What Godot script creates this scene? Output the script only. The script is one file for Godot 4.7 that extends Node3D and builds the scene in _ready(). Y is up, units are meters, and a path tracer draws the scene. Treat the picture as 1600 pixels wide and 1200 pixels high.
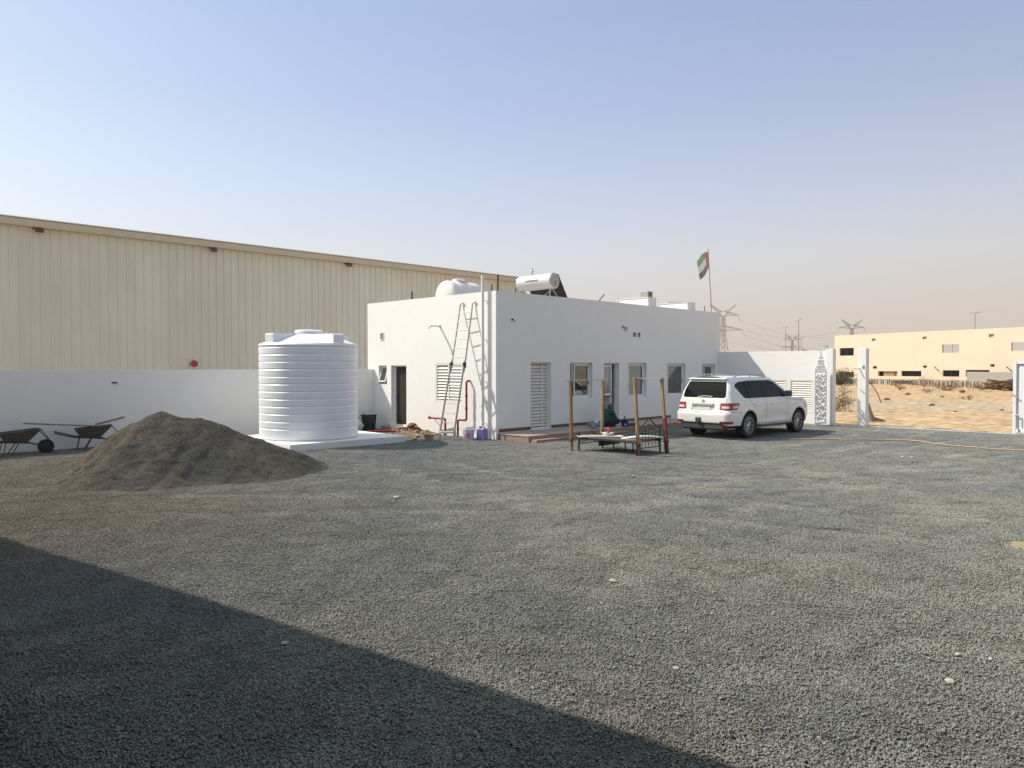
extends Node3D
# A gravel yard in the desert: white service block, water tank, warehouse, parked car, gate, far building and pylons.
# World axes: x runs along the long front of the white block, -z along its short sunlit side; y is up, metres.

const SUN := Vector3(0.72, -1.28, 1.0)      # the way the sunlight travels
const BX := 15.813                          # sunlit short face of the white block lies at x = BX
const BZ := -16.504                         # long shaded face lies at z = BZ

class MB:
	var v := PackedVector3Array()
	var n := PackedVector3Array()
	var c := PackedColorArray()
	var t := PackedVector2Array()
	var tint := Color(1, 1, 1)
	var colored := false
	var uvs := false
	func put(p: Vector3, nn: Vector3, u := Vector2.ZERO) -> void:
		v.append(p); n.append(nn)
		if colored: c.append(tint)
		if uvs: t.append(u)
	func tri(a: Vector3, b: Vector3, d: Vector3) -> void:            # counter-clockwise seen from outside
		var nn := (b - a).cross(d - a).normalized()
		put(a, nn); put(d, nn); put(b, nn)
	func tri_n(a: Vector3, b: Vector3, d: Vector3, na: Vector3, nb: Vector3, nd: Vector3) -> void:
		if (b - a).cross(d - a).dot(na + nb + nd) < 0.0:
			put(a, na); put(b, nb); put(d, nd)
		else:
			put(a, na); put(d, nd); put(b, nb)
	func quad(a: Vector3, b: Vector3, d: Vector3, e: Vector3) -> void:
		tri(a, b, d); tri(a, d, e)
	func quad_n(a: Vector3, b: Vector3, d: Vector3, e: Vector3, nn: Vector3) -> void:
		tri_n(a, b, d, nn, nn, nn); tri_n(a, d, e, nn, nn, nn)
	func box(at: Vector3, size: Vector3, q := Basis()) -> void:
		for k in 3:
			for s in [-1.0, 1.0]:
				var nn := Vector3.ZERO; nn[k] = s
				var p := Vector3.ZERO; p[(k + 1) % 3] = size[(k + 1) % 3] / 2
				var r := Vector3.ZERO; r[(k + 2) % 3] = size[(k + 2) % 3] / 2
				var o := nn * size[k] / 2
				quad_n(at + q * (o - p - r), at + q * (o + p - r), at + q * (o + p + r), at + q * (o - p + r), (q * nn).normalized())
	func bbox(at: Vector3, size: Vector3, bev: float, q := Basis()) -> void:   # box with chamfered edges
		var h := size / 2
		var i := h - Vector3(bev, bev, bev)
		for k in 3:
			var a := (k + 1) % 3
			var b := (k + 2) % 3
			for s in [-1.0, 1.0]:
				var f := []
				for w in [[-1, -1], [1, -1], [1, 1], [-1, 1]]:
					var p := Vector3.ZERO
					p[k] = s * h[k]; p[a] = w[0] * i[a]; p[b] = w[1] * i[b]
					f.append(at + q * p)
				var nn := Vector3.ZERO; nn[k] = s
				quad_n(f[0], f[1], f[2], f[3], q * nn)
			for s in [-1.0, 1.0]:
				for r in [-1.0, 1.0]:
					var p1 := Vector3.ZERO; p1[a] = s * h[a]; p1[b] = r * i[b]; p1[k] = -i[k]
					var p2 := Vector3.ZERO; p2[a] = s * i[a]; p2[b] = r * h[b]; p2[k] = -i[k]
					var e := Vector3.ZERO; e[k] = 2 * i[k]
					var nn := Vector3.ZERO; nn[a] = s; nn[b] = r
					quad_n(at + q * p1, at + q * p2, at + q * (p2 + e), at + q * (p1 + e), (q * nn).normalized())
		for sx in [-1.0, 1.0]:
			for sy in [-1.0, 1.0]:
				for sz in [-1.0, 1.0]:
					var nn := (q * Vector3(sx, sy, sz)).normalized()
					tri_n(at + q * Vector3(sx * h.x, sy * i.y, sz * i.z), at + q * Vector3(sx * i.x, sy * h.y, sz * i.z), at + q * Vector3(sx * i.x, sy * i.y, sz * h.z), nn, nn, nn)
	func tube(pts: Array, r, sides := 8, caps := true) -> void:       # r: a number or one radius for each point
		var up := Vector3.UP
		var rings := []
		var dirs := []
		for k in pts.size():
			var d: Vector3 = ((pts[mini(k + 1, pts.size() - 1)] - pts[k]).normalized() + (pts[k] - pts[maxi(k - 1, 0)]).normalized()).normalized()
			if k == 0:
				up = Vector3.RIGHT if absf(d.y) > 0.9 else Vector3.UP
			var x := d.cross(up).normalized()
			up = x.cross(d).normalized()
			var rr: float = r[k] if r is Array else r
			var ring := []
			for j in sides:
				var a := TAU * j / sides
				ring.append([pts[k] + (x * cos(a) + up * sin(a)) * rr, x * cos(a) + up * sin(a)])
			rings.append(ring); dirs.append(d)
		for k in pts.size() - 1:
			for j in sides:
				var j2 := (j + 1) % sides
				var A = rings[k][j]; var B = rings[k][j2]; var C = rings[k + 1][j2]; var D = rings[k + 1][j]
				tri_n(A[0], B[0], C[0], A[1], B[1], C[1]); tri_n(A[0], C[0], D[0], A[1], C[1], D[1])
		if caps:
			for e in [0, pts.size() - 1]:
				var nn: Vector3 = -dirs[0] if e == 0 else dirs[-1]
				for j in range(1, sides - 1):
					tri_n(rings[e][0][0], rings[e][j][0], rings[e][j + 1][0], nn, nn, nn)
	func lathe(prof: Array, sides: int, xf := Transform3D(), crease := 0.75) -> void:   # prof: Vector2(radius, height) bottom to top, outward on the right of the path
		var bn := []
		for k in prof.size() - 1:
			var d: Vector2 = prof[k + 1] - prof[k]
			bn.append(Vector2(d.y, -d.x).normalized())
		for k in prof.size() - 1:
			var n0: Vector2 = bn[k]; var n1: Vector2 = bn[k]
			if k > 0 and bn[k - 1].dot(bn[k]) > crease: n0 = (bn[k - 1] + bn[k]).normalized()
			if k < bn.size() - 1 and bn[k + 1].dot(bn[k]) > crease: n1 = (bn[k + 1] + bn[k]).normalized()
			for j in sides:
				var a := TAU * j / sides
				var b := TAU * (j + 1) / sides
				var P := []
				for w in [[a, 0], [b, 0], [b, 1], [a, 1]]:
					var p: Vector2 = prof[k + w[1]]
					var m: Vector2 = n1 if w[1] else n0
					P.append([xf * Vector3(p.x * cos(w[0]), p.y, p.x * sin(w[0])), (xf.basis * Vector3(m.x * cos(w[0]), m.y, m.x * sin(w[0]))).normalized()])
				if prof[k].x > 1e-5: tri_n(P[0][0], P[1][0], P[2][0], P[0][1], P[1][1], P[2][1])
				if prof[k + 1].x > 1e-5: tri_n(P[0][0], P[2][0], P[3][0], P[0][1], P[2][1], P[3][1])
	func extrude(poly: PackedVector2Array, depth: float, xf := Transform3D()) -> void:   # outline in xy, thickness along z
		var idx := Geometry2D.triangulate_polygon(poly)
		var f := xf.basis.z.normalized()
		for k in range(0, idx.size(), 3):
			var a := poly[idx[k]]; var b := poly[idx[k + 1]]; var d := poly[idx[k + 2]]
			tri_n(xf * Vector3(a.x, a.y, 0), xf * Vector3(b.x, b.y, 0), xf * Vector3(d.x, d.y, 0), -f, -f, -f)
			tri_n(xf * Vector3(a.x, a.y, depth), xf * Vector3(b.x, b.y, depth), xf * Vector3(d.x, d.y, depth), f, f, f)
		var cw := Geometry2D.is_polygon_clockwise(poly)
		for k in poly.size():
			var a := poly[k]; var b := poly[(k + 1) % poly.size()]
			var e := (b - a).normalized()
			var o := Vector2(e.y, -e.x) * (-1.0 if cw else 1.0)
			quad_n(xf * Vector3(a.x, a.y, 0), xf * Vector3(b.x, b.y, 0), xf * Vector3(b.x, b.y, depth), xf * Vector3(a.x, a.y, depth), (xf.basis * Vector3(o.x, o.y, 0)).normalized())
	func rock(at: Vector3, size: Vector3, q: Basis, rng: RandomNumberGenerator, jit := 0.22, flat := true) -> void:   # a 20-faced pebble
		var g := 1.618
		var p := [Vector3(-1, g, 0), Vector3(1, g, 0), Vector3(-1, -g, 0), Vector3(1, -g, 0), Vector3(0, -1, g), Vector3(0, 1, g), Vector3(0, -1, -g), Vector3(0, 1, -g), Vector3(g, 0, -1), Vector3(g, 0, 1), Vector3(-g, 0, -1), Vector3(-g, 0, 1)]
		for k in 12:
			p[k] = at + q * (p[k].normalized() * size * (1.0 + rng.randf_range(-jit, jit)))
		for f in [[0, 11, 5], [0, 5, 1], [0, 1, 7], [0, 7, 10], [0, 10, 11], [1, 5, 9], [5, 11, 4], [11, 10, 2], [10, 7, 6], [7, 1, 8], [3, 9, 4], [3, 4, 2], [3, 2, 6], [3, 6, 8], [3, 8, 9], [4, 9, 5], [2, 4, 11], [6, 2, 10], [8, 6, 7], [9, 8, 1]]:
			if flat: tri(p[f[0]], p[f[1]], p[f[2]])
			else: tri_n(p[f[0]], p[f[1]], p[f[2]], (p[f[0]] - at).normalized(), (p[f[1]] - at).normalized(), (p[f[2]] - at).normalized())
	func mesh() -> ArrayMesh:
		var a := []
		a.resize(Mesh.ARRAY_MAX)
		a[Mesh.ARRAY_VERTEX] = v
		a[Mesh.ARRAY_NORMAL] = n
		if colored: a[Mesh.ARRAY_COLOR] = c
		if uvs: a[Mesh.ARRAY_TEX_UV] = t
		var m := ArrayMesh.new()
		m.add_surface_from_arrays(Mesh.PRIMITIVE_TRIANGLES, a)
		return m

var taken := {}
var M := {}                     # materials
var rng := RandomNumberGenerator.new()
var n_big := FastNoiseLite.new()
var n_mid := FastNoiseLite.new()
var n_fine := FastNoiseLite.new()
var n_clump := FastNoiseLite.new()

func numbered(called: String, parent: Node) -> String:
	var key := str(parent.get_instance_id()) + called
	var k: int = taken.get(key, 0)
	taken[key] = k + 1
	return called if k == 0 else "%s_%03d" % [called, k]

func part(called: String, shape, m: Material, parent: Node, at := Vector3.ZERO, q := Basis()) -> MeshInstance3D:
	var o := MeshInstance3D.new()
	o.name = numbered(called, parent)
	o.mesh = shape.mesh() if shape is MB else shape
	o.material_override = m
	parent.add_child(o, true)
	o.transform = Transform3D(q, at)
	return o

func tag(o: Node, label: String, category: String, group := "") -> Node:
	o.set_meta("label", label); o.set_meta("category", category)
	if group: o.set_meta("group", group)
	return o

func thing(called: String, label: String, category: String, at := Vector3.ZERO, turn := 0.0, group := "") -> Node3D:
	var o := Node3D.new()
	o.name = numbered(called, self)
	add_child(o, true)
	o.position = at; o.rotation.y = turn
	tag(o, label, category, group)
	return o

func group_part(called: String, parent: Node, at := Vector3.ZERO, q := Basis()) -> Node3D:     # a part that is made of sub-parts
	var o := Node3D.new()
	o.name = numbered(called, parent)
	parent.add_child(o, true)
	o.transform = Transform3D(q, at)
	return o

func setting(called: String, shape, m: Material) -> MeshInstance3D:
	var o := part(called, shape, m, self)
	o.set_meta("kind", "structure")
	return o

func copy(o: Node3D, label: String, at: Vector3, turn: float) -> Node3D:
	var r: Node3D = o.duplicate()
	r.name = numbered(o.name, self)
	add_child(r, true)
	r.position = at; r.rotation.y = turn
	r.set_meta("label", label)
	return r

# ---------------------------------------------------------------- textures and materials
func noise_image(kind: int, freq: float, oct: int, seed_: int, size := 512) -> PackedByteArray:
	var f := FastNoiseLite.new()
	f.noise_type = kind; f.frequency = freq; f.fractal_octaves = oct; f.seed = seed_
	if oct <= 1: f.fractal_type = FastNoiseLite.FRACTAL_NONE
	var im := f.get_seamless_image(size, size)
	im.convert(Image.FORMAT_L8)
	return im.get_data()

func tex(bytes: PackedByteArray, size: int, rgb := false) -> ImageTexture:
	return ImageTexture.create_from_image(Image.create_from_data(size, size, false, Image.FORMAT_RGB8 if rgb else Image.FORMAT_L8, bytes))

func blend_tex(a: PackedByteArray, wa: float, b: PackedByteArray, wb: float, lo: float, hi: float, size := 512) -> ImageTexture:
	var o := PackedByteArray(); o.resize(size * size)
	var s := wa + wb
	for k in size * size:
		var x := (a[k] * wa + b[k] * wb) / (255.0 * s)
		o[k] = int(255.0 * clampf(lerpf(lo, hi, x), 0, 1))
	return tex(o, size)

func mat(lin: Color, rough := 0.8, metal := 0.0, spec := 0.5) -> StandardMaterial3D:
	var m := StandardMaterial3D.new()
	m.albedo_color = lin.linear_to_srgb()
	m.roughness = rough; m.metallic = metal; m.metallic_specular = spec
	return m

func clad(m: StandardMaterial3D, color_tex, bump_tex, per_metre: float, bump_cm := 0.3, stretch := Vector3.ONE) -> StandardMaterial3D:
	m.uv1_triplanar = true; m.uv1_world_triplanar = true
	m.uv1_scale = Vector3.ONE * per_metre * stretch
	if color_tex: m.albedo_texture = color_tex
	if bump_tex:
		m.heightmap_texture = bump_tex; m.heightmap_scale = bump_cm; m.heightmap_enabled = true
	return m

func make_materials() -> void:
	var S := FastNoiseLite.TYPE_SIMPLEX_SMOOTH
	var cloud := noise_image(S, 0.012, 5, 3)
	var fine := noise_image(S, 0.11, 3, 5)
	var grit := noise_image(FastNoiseLite.TYPE_VALUE, 0.35, 2, 9)
	var cell := noise_image(FastNoiseLite.TYPE_CELLULAR, 0.09, 1, 11)
	var t_soft := blend_tex(cloud, 0.75, fine, 0.25, 0.94, 1.0)
	var t_faint := blend_tex(cloud, 0.6, fine, 0.4, 0.97, 1.0)
	var t_dirty := blend_tex(cloud, 0.7, grit, 0.3, 0.55, 1.15)
	var t_grit := blend_tex(grit, 0.6, cell, 0.4, 0.25, 1.3)
	var t_fine := tex(fine, 512)
	var t_cell := tex(cell, 512)
	var t_gritb := blend_tex(grit, 0.5, cell, 0.5, 0.0, 1.0)
	var t_cloud := tex(cloud, 512)
	M.plaster = clad(mat(Color(0.87, 0.85, 0.815), 0.9), t_faint, null, 0.45)
	M.wall_paint = clad(mat(Color(0.82, 0.805, 0.78), 0.9), t_faint, null, 0.33)
	M.gate_paint = clad(mat(Color(0.80, 0.79, 0.80), 0.6), t_soft, null, 0.9)
	M.cream = clad(mat(Color(0.75, 0.705, 0.59), 0.55), t_soft, null, 0.21, 0.0, Vector3(1, 0.25, 1))
	for k in 3:      # sheets of the warehouse come from batches of slightly different paint
		M["cream_%d" % k] = M.cream.duplicate()
		M["cream_%d" % k].albedo_color = Color(0.75 - 0.016 * k, 0.705 - 0.015 * k, 0.59 - 0.010 * k).linear_to_srgb()
	M.cream_trim = clad(mat(Color(0.60, 0.51, 0.37), 0.55), t_soft, null, 0.3)
	M.far_cream = clad(mat(Color(0.77, 0.595, 0.465), 0.9), t_soft, null, 0.05)
	M.far_grey = clad(mat(Color(0.36, 0.34, 0.30), 0.9), t_soft, null, 0.2)
	M.tank = clad(mat(Color(0.87, 0.88, 0.91), 0.42), t_soft, null, 0.5)
	M.tank.subsurf_scatter_enabled = false
	M.roof_tank = clad(mat(Color(0.80, 0.77, 0.72), 0.5), t_soft, null, 0.6)
	M.concrete = clad(mat(Color(0.52, 0.52, 0.53), 0.9), t_dirty, t_fine, 0.7, 0.2)
	M.tile = clad(mat(Color(0.34, 0.235, 0.17), 0.6), t_soft, null, 0.8)
	M.tile_top = clad(mat(Color(0.42, 0.34, 0.28), 0.5), t_soft, null, 0.8)
	M.skirting = clad(mat(Color(0.17, 0.08, 0.055), 0.5), t_soft, null, 0.8)
	M.white_metal = mat(Color(0.80, 0.79, 0.76), 0.45)
	M.louver = mat(Color(0.80, 0.77, 0.70), 0.5)
	M.alu = mat(Color(0.70, 0.69, 0.67), 0.35, 0.7)
	M.ladder = clad(mat(Color(0.34, 0.32, 0.285), 0.45, 0.5), t_soft, null, 2.0)
	M.steel = mat(Color(0.45, 0.44, 0.42), 0.45, 0.7)
	M.dark_steel = clad(mat(Color(0.05, 0.048, 0.047), 0.55, 0.2), t_dirty, null, 2.0)
	M.black = mat(Color(0.012, 0.012, 0.013), 0.6)
	M.rubber = clad(mat(Color(0.018, 0.018, 0.018), 0.8), t_soft, null, 3.0)
	M.door_dark = clad(mat(Color(0.040, 0.031, 0.024), 0.5), t_dirty, null, 1.5, 0.0, Vector3(1, 0.15, 1))
	M.red_pipe = mat(Color(0.22, 0.012, 0.016), 0.4)
	M.red = mat(Color(0.42, 0.03, 0.03), 0.5)
	M.glass = mat(Color(0.16, 0.17, 0.17), 0.03, 0.75)
	M.pane = mat(Color(0.9, 0.95, 0.95, 0.12), 0.02)
	M.pane.transparency = BaseMaterial3D.TRANSPARENCY_ALPHA
	M.sand = clad(mat(Color(1.0, 1.0, 1.0), 0.95), t_dirty, t_gritb, 0.23, 0.6)
	M.sand.vertex_color_use_as_albedo = true
	M.gravel = clad(mat(Color(1, 1, 1), 0.95), t_grit, t_gritb, 3.1, 1.2)
	M.gravel.vertex_color_use_as_albedo = true
	M.pebble = mat(Color(1, 1, 1), 0.85)
	M.pebble.vertex_color_use_as_albedo = true
	M.soil = clad(mat(Color(0.36, 0.25, 0.14), 0.95), t_grit, t_gritb, 2.2, 1.5)
	M.stone = clad(mat(Color(0.55, 0.52, 0.46), 0.9), t_dirty, null, 6.0)
	M.paper = mat(Color(0.40, 0.385, 0.34), 0.9)
	M.wood = clad(mat(Color(0.36, 0.19, 0.085), 0.8), t_dirty, t_fine, 3.0, 0.2, Vector3(1, 0.12, 1))
	M.wood_pale = clad(mat(Color(0.47, 0.30, 0.16), 0.8), t_dirty, t_fine, 3.0, 0.2, Vector3(1, 0.12, 1))
	M.wood_grey = clad(mat(Color(0.36, 0.30, 0.22), 0.85), t_dirty, t_fine, 3.0, 0.2, Vector3(1, 0.12, 1))
	M.wood_red = clad(mat(Color(0.24, 0.07, 0.055), 0.8), t_dirty, t_fine, 2.5, 0.2, Vector3(1, 0.3, 1))
	M.wood_far = clad(mat(Color(0.22, 0.13, 0.07), 0.9), t_dirty, null, 1.0)
	M.board = clad(mat(Color(0.80, 0.72, 0.60), 0.6), t_soft, null, 1.5)
	M.plywood_dark = mat(Color(0.10, 0.065, 0.05), 0.6)
	M.car = mat(Color(0.80, 0.785, 0.74), 0.3)
	M.car.clearcoat_enabled = true; M.car.clearcoat = 0.9; M.car.clearcoat_roughness = 0.04
	M.car_glass = mat(Color(0.006, 0.007, 0.009), 0.05, 0.0, 0.3)
	M.car_black = mat(Color(0.02, 0.02, 0.021), 0.55)
	M.car_grey = mat(Color(0.06, 0.06, 0.062), 0.5)
	M.chrome = mat(Color(0.75, 0.75, 0.76), 0.1, 1.0)
	M.rim = mat(Color(0.55, 0.55, 0.55), 0.3, 0.85)
	M.lamp_red = mat(Color(0.28, 0.015, 0.02), 0.12)
	M.lamp_red.clearcoat_enabled = true
	M.lamp_clear = mat(Color(0.72, 0.62, 0.62), 0.1)
	M.lamp_clear.clearcoat_enabled = true
	M.plate = mat(Color(0.75, 0.75, 0.73), 0.5)
	M.blue = mat(Color(0.012, 0.03, 0.22), 0.4)
	M.violet = mat(Color(0.23, 0.16, 0.42), 0.45)
	M.lilac = mat(Color(0.62, 0.56, 0.66), 0.5)
	M.pink = mat(Color(0.50, 0.22, 0.30), 0.6)
	M.tub = mat(Color(0.42, 0.29, 0.19), 0.6)
	M.bin = mat(Color(0.014, 0.028, 0.020), 0.5)
	M.bag_green = mat(Color(0.45, 0.60, 0.50), 0.5)
	M.hose_green = mat(Color(0.03, 0.22, 0.17), 0.5)
	M.hose_orange = mat(Color(0.50, 0.33, 0.17), 0.7)
	M.shirt = clad(mat(Color(0.012, 0.085, 0.07), 0.9), t_soft, null, 3.0)
	M.trousers = mat(Color(0.012, 0.012, 0.014), 0.9)
	M.skin = mat(Color(0.20, 0.105, 0.065), 0.6)
	M.cap = mat(Color(0.10, 0.085, 0.07), 0.9)
	M.cloth = clad(mat(Color(0.30, 0.33, 0.40), 0.9), t_dirty, null, 6.0)
	M.pylon = mat(Color(0.36, 0.34, 0.32), 0.6, 0.3)
	M.leaf = mat(Color(0.085, 0.10, 0.04), 0.8)
	M.leaf_dry = mat(Color(0.24, 0.17, 0.085), 0.9)
	M.leaf_dark = mat(Color(0.045, 0.055, 0.03), 0.8)
	M.bark = mat(Color(0.17, 0.12, 0.08), 0.9)
	M.flag_red = mat(Color(0.60, 0.05, 0.03), 0.8)
	M.flag_green = mat(Color(0.09, 0.30, 0.03), 0.8)
	M.flag_white = mat(Color(0.78, 0.77, 0.74), 0.8)
	M.flag_black = mat(Color(0.018, 0.018, 0.022), 0.8)
	for k in ["flag_red", "flag_green", "flag_white", "flag_black"]:
		M[k].backlight_enabled = true
		M[k].backlight = Color(0.5, 0.5, 0.5)

# ---------------------------------------------------------------- shapes of the ground
func smooth(a: float, b: float, x: float) -> float:
	var t := clampf((x - a) / (b - a), 0.0, 1.0)
	return t * t * (3.0 - 2.0 * t)

const TRACKS := [[Vector2(26.0, -1.0), Vector2(17.0, -2.5), Vector2(12.5, -9.0), Vector2(7.0, -10.8)], [Vector2(27.0, -5.5), Vector2(19.0, -6.5), Vector2(10.0, -7.5), Vector2(5.0, -5.0)], [Vector2(13.5, 1.0), Vector2(11.0, -3.5), Vector2(9.0, -8.0), Vector2(10.5, -13.5)], [Vector2(24.5, -3.0), Vector2(15.0, -5.2), Vector2(9.5, -6.8), Vector2(4.5, -13.0)], [Vector2(23.5, -7.5), Vector2(16.5, -7.8), Vector2(11.0, -4.2), Vector2(8.0, 1.5)], [Vector2(28.5, -8.8), Vector2(20.0, -8.0), Vector2(12.0, -10.0), Vector2(6.5, -9.0)]]

var track_pts := []
func build_tracks() -> void:
	for t in TRACKS:
		for off in [-0.8, 0.8]:
			var line := []
			for k in 25:
				var s := k / 24.0
				var p: Vector2 = t[0].bezier_interpolate(t[1], t[2], t[3], s)
				var d: Vector2 = t[0].bezier_derivative(t[1], t[2], t[3], s).normalized()
				line.append(p + Vector2(-d.y, d.x) * off)
			track_pts.append(line)

func track(x: float, z: float) -> float:     # 1 in the middle of a wheel track
	var best := 9.0
	var p := Vector2(x, z)
	for line in track_pts:
		for k in range(0, 24, 3):
			var a: Vector2 = line[k]
			if p.distance_squared_to(a) > 9.0: continue
			for j in range(k, mini(k + 3, 24)):
				best = minf(best, p.distance_to(Geometry2D.get_closest_point_to_segment(p, line[j], line[j + 1])))
	return 1.0 - smooth(0.06, 0.32, best)

func yard_height(x: float, z: float) -> float:
	return 0.028 * n_big.get_noise_2d(x, z) + 0.018 * n_mid.get_noise_2d(x, z) + 0.010 * n_clump.get_noise_2d(x, z) - 0.014 * track(x, z) * (0.6 + 0.5 * n_mid.get_noise_2d(z, x))

func yard_tint(x: float, z: float) -> Color:
	var dust := clampf(0.38 + 0.95 * n_big.get_noise_2d(x * 1.7 + 40.0, z * 1.7) + 0.3 * n_mid.get_noise_2d(x, z + 70.0), 0.0, 1.0)
	var brown := smooth(8.5, 3.5, x) * smooth(-7.0, -13.0, z) * 0.75
	brown = clampf(brown + smooth(0.25, 0.6, n_big.get_noise_2d(x * 2.3 - 90.0, z * 2.3)) * 0.32 * smooth(11.0, 5.0, x), 0.0, 1.0)
	var c := Color(0.225, 0.227, 0.218).lerp(Color(0.290, 0.282, 0.243), dust)
	c = c.lerp(Color(0.225, 0.178, 0.128), brown)
	var worn := track(x, z) * clampf(0.55 + 0.9 * n_mid.get_noise_2d(x * 0.6, z * 0.6 + 15.0), 0.0, 1.0)      # dust ground up in the wheel lanes
	c = c.lerp(Color(0.36, 0.345, 0.30), 0.95 * worn)
	var k := 1.0 + 0.16 * n_mid.get_noise_2d(x * 1.3, z * 1.3 - 30.0) + 0.14 * n_clump.get_noise_2d(x, z)
	return Color(c.r * k, c.g * k, c.b * k)

# heap of gravel: outline of its crest as seen from the yard, a along the crest, b across it
const HEAP_A := [-4.6, -3.65, -2.8, -2.26, -1.98, -1.56, -1.14, -0.86, -0.24, 0.11, 0.95, 1.92, 2.48, 2.9, 3.18, 3.42, 3.7]
const HEAP_H := [0.0, 0.06, 0.17, 0.26, 0.37, 0.62, 0.93, 1.11, 1.37, 1.345, 1.18, 0.83, 0.62, 0.44, 0.25, 0.08, 0.0]
const HEAP_AT := Vector3(6.22, 0, -16.83)     # where the crest stands
func heap_height(a: float, b: float) -> float:
	if a <= HEAP_A[0] or a >= HEAP_A[-1]: return -0.05
	var k := 0
	while HEAP_A[k + 1] < a: k += 1
	var h: float = cubic_interpolate(HEAP_H[k], HEAP_H[k + 1], HEAP_H[maxi(k - 1, 0)], HEAP_H[mini(k + 2, HEAP_H.size() - 1)], (a - HEAP_A[k]) / (HEAP_A[k + 1] - HEAP_A[k]))
	var reach := 0.75 + 1.35 * h + 0.25 * n_mid.get_noise_2d(a * 2.0, 5.0)
	var t := sqrt(b * b + 0.06) / reach
	var y := h * (1.0 - t) if t < 0.6 else h * 0.4 * pow(maxf(0.0, 1.0 - (t - 0.6) / 0.75), 1.6)
	y += h * 0.05 * n_mid.get_noise_2d(a * 1.5, b * 1.5 + 20.0) * smooth(0.0, 0.4, h) + 0.02 * n_fine.get_noise_2d(a, b) * smooth(0.02, 0.15, y)
	return y - 0.03

func heap_point(a: float, b: float) -> Vector3:     # crest runs parallel to the picture: world (1, 0, 1) is along it
	var r := sqrt(0.5)
	return HEAP_AT + Vector3((a + b) * r, heap_height(a, b), (a - b) * r)

# ---------------------------------------------------------------- scene
func _ready() -> void:
	rng.seed = 7
	n_big.seed = 21; n_big.frequency = 0.09; n_big.fractal_octaves = 3
	n_mid.seed = 22; n_mid.frequency = 0.55; n_mid.fractal_octaves = 3
	n_fine.seed = 23; n_fine.frequency = 3.0; n_fine.fractal_octaves = 2
	n_clump.seed = 24; n_clump.frequency = 2.0; n_clump.fractal_octaves = 2
	# camera
	var cam := Camera3D.new()
	cam.name = "camera"
	add_child(cam)
	cam.position = Vector3(0, 2.25, 0)
	cam.rotation_degrees = Vector3(-1.322, -45.0, 0)
	cam.fov = 54.3
	cam.far = 6000.0
	cam.current = true
	# sky, air, exposure
	var env := Environment.new()
	env.background_mode = Environment.BG_SKY
	env.sky = Sky.new()
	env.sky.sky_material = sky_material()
	env.tonemap_mode = Environment.TONE_MAPPER_LINEAR
	env.tonemap_exposure = 1.36
	env.fog_enabled = true
	env.fog_density = 0.00025
	env.fog_light_color = Color(0.96, 0.94, 0.91)
	env.sdfgi_enabled = true; env.ssao_enabled = true; env.ssil_enabled = true
	var we := WorldEnvironment.new()
	we.name = "world_environment"
	we.environment = env
	add_child(we)
	# sun
	var sun := DirectionalLight3D.new()
	sun.name = "sun"
	add_child(sun)
	sun.look_at_from_position(Vector3.ZERO, SUN, Vector3.UP)
	sun.light_color = Color(1.0, 0.97, 0.915)
	sun.light_energy = 1.18
	sun.light_angular_distance = 0.5
	sun.shadow_enabled = true
	make_materials()
	build_tracks()
	build_ground()
	build_heap()
	build_shed()
	build_warehouse()
	build_left_wall()
	build_block()
	build_roof_things()
	build_right_wall()
	build_far()
	build_water_tank()
	build_wall_things()
	build_deck_things()
	build_bed()
	build_car()
	build_barrows()
	build_litter()
	build_gravel()

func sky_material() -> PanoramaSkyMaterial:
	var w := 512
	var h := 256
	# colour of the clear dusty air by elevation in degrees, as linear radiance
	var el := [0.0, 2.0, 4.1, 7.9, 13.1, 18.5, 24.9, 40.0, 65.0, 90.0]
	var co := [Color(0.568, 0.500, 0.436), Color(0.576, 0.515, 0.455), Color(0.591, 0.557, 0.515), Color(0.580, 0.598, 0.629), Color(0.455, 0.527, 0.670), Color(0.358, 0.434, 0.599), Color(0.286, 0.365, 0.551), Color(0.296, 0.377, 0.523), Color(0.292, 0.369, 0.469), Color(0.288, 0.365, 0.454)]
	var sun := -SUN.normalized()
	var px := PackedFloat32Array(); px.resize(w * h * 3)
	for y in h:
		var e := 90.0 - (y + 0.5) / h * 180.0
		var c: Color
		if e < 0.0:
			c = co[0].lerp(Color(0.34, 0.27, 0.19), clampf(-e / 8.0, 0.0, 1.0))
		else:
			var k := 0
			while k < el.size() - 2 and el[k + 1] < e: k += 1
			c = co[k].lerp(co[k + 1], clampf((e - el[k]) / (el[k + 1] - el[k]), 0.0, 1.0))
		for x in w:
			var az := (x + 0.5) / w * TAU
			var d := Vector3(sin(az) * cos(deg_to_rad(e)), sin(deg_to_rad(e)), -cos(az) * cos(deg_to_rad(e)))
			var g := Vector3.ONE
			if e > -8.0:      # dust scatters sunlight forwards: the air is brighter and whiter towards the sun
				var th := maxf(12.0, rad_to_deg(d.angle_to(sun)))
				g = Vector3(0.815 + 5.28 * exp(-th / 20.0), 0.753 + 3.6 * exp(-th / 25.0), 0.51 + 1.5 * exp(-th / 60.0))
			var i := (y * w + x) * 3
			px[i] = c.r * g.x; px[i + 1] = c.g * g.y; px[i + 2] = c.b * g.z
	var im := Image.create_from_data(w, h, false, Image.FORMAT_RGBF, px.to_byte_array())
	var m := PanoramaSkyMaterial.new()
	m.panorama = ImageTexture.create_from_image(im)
	return m

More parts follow.
